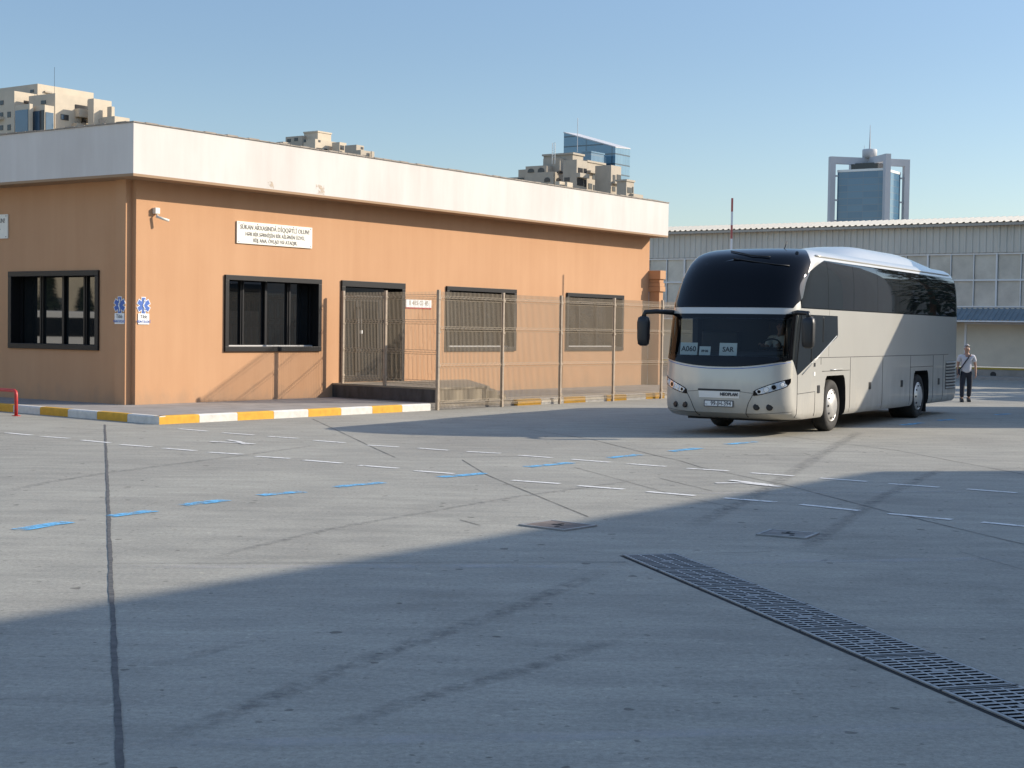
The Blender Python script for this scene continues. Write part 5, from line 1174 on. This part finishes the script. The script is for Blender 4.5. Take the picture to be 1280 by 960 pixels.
def driver():
    r = empty('person', BO, -PHI); tag(r, 'coach driver in a white shirt holding the steering wheel', 'person')
    V3 = Vector; X, Y = .60, -1.22; Zs = 1.37
    J = [(X, Y, Zs + .08, (.15, .12)), (X, Y - .01, Zs + .26, (.155, .115)), (X, Y - .02, Zs + .42, (.15, .105)), (X, Y - .03, Zs + .50, .056), (X, Y - .055, Zs + .58, (.070, .082)), (X, Y - .05, Zs + .655, (.078, .094)), (X, Y - .04, Zs + .71, (.05, .06)),
         (X - .20, Y - .03, Zs + .40, .055), (X - .24, Y - .22, Zs + .20, .043), (X - .17, Y - .50, Zs + .24, .03), (X + .20, Y - .03, Zs + .40, .055), (X + .25, Y - .20, Zs + .20, .043), (X + .17, Y - .50, Zs + .26, .03)]
    E = [(0, 1), (1, 2), (2, 3), (3, 4), (4, 5), (5, 6), (2, 7), (7, 8), (8, 9), (2, 10), (10, 11), (11, 12)]
    hand_chain(J, E, 9, V3((X - .17, Y - .50, Zs + .24)), V3((.0, -1, .25)), V3((.5, 0, .9)), curl=.8); hand_chain(J, E, 12, V3((X + .17, Y - .50, Zs + .26)), V3((.0, -1, .25)), V3((-.5, 0, .9)), curl=.8)
    J.append((X, Y - .15, Zs + .63, .014)); E.append((5, len(J) - 1))
    for sx in (-1, 1): J.append((X + sx * .088, Y - .035, Zs + .63, .016)); E.append((5, len(J) - 1))
    b = skin('body', J, E, M['skin'], r); head_bits(b, V3((X, Y - .047, Zs + .655)), 1, M['hairdark'])
    J = [(X, Y, Zs + .06, (.172, .14)), (X, Y - .01, Zs + .26, (.175, .135)), (X, Y - .02, Zs + .42, (.165, .12)), (X, Y - .03, Zs + .475, (.075, .07)), (X - .20, Y - .03, Zs + .41, .078), (X - .235, Y - .17, Zs + .25, .066), (X + .20, Y - .03, Zs + .41, .078), (X + .245, Y - .16, Zs + .25, .066)]
    skin('shirt', J, [(0, 1), (1, 2), (2, 3), (2, 4), (4, 5), (2, 6), (6, 7)], M['signwhite'], r)
    J = [(X, Y + .0, Zs + .09, (.17, .13)), (X - .12, Y - .12, Zs + .075, .085), (X - .15, Y - .48, Zs + .08, .072), (X + .12, Y - .12, Zs + .075, .085), (X + .15, Y - .48, Zs + .08, .072)]
    skin('trousers', J, [(0, 1), (1, 2), (0, 3), (3, 4)], M['trousers'], r)
driver()

# ------------------------------------------------------------------ sky, sun, camera
w = bpy.data.worlds.new('World'); scn.world = w; w.use_nodes = True; nt = w.node_tree
sky = nt.nodes.new('ShaderNodeTexSky'); sky.sky_type = 'NISHITA'; sky.sun_disc = False
el = math.asin(SUN.z); az = math.atan2(SUN.x, SUN.y)
sky.sun_elevation = el; sky.sun_rotation = az; sky.air_density = 1.0; sky.dust_density = .5; sky.ozone_density = 1.6
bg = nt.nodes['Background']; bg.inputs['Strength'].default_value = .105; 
# added fill for shade: sky overhead multiplied whiter and brighter than the texture gives
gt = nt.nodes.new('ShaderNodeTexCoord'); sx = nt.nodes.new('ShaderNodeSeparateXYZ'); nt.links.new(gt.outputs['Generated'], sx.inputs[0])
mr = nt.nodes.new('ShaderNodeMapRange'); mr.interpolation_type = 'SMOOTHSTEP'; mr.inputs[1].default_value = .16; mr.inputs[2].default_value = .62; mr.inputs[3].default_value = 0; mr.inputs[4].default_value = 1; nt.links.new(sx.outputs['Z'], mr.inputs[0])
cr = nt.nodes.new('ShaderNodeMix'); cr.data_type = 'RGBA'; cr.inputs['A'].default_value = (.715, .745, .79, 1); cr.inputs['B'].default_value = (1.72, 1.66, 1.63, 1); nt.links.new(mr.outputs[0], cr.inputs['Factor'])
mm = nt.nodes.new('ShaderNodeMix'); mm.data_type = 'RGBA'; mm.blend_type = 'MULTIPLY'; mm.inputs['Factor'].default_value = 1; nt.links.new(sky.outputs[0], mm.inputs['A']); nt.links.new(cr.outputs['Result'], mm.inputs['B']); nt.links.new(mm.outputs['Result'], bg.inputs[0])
ld = bpy.data.lights.new('sun', 'SUN'); ld.energy = 3.6; ld.angle = R(.5); ld.color = (1, .90, .755)
lo = bpy.data.objects.new('sun', ld); C.objects.link(lo); lo.rotation_euler = SUN.to_track_quat('Z', 'Y').to_euler(); lo.location = (40, 10, 40)
cd = bpy.data.cameras.new('camera'); co = bpy.data.objects.new('camera', cd); C.objects.link(co)
cd.sensor_width = 36; cd.sensor_fit = 'HORIZONTAL'; cd.lens = 36 * F_PX / 1280; cd.clip_start = .1; cd.clip_end = 6000
co.matrix_world = Matrix(((RT.x, UP.x, -fwd.x, EYE.x), (RT.y, UP.y, -fwd.y, EYE.y), (RT.z, UP.z, -fwd.z, EYE.z), (0, 0, 0, 1)))
scn.camera = co
vs_ = scn.view_settings; vs_.view_transform = 'Standard'; vs_.look = 'None'; vs_.exposure = 0.8; vs_.gamma = 1; vs_.use_curve_mapping = False
scn.cycles.max_bounces = 8; scn.cycles.transparent_max_bounces = 16; scn.cycles.use_denoising = True
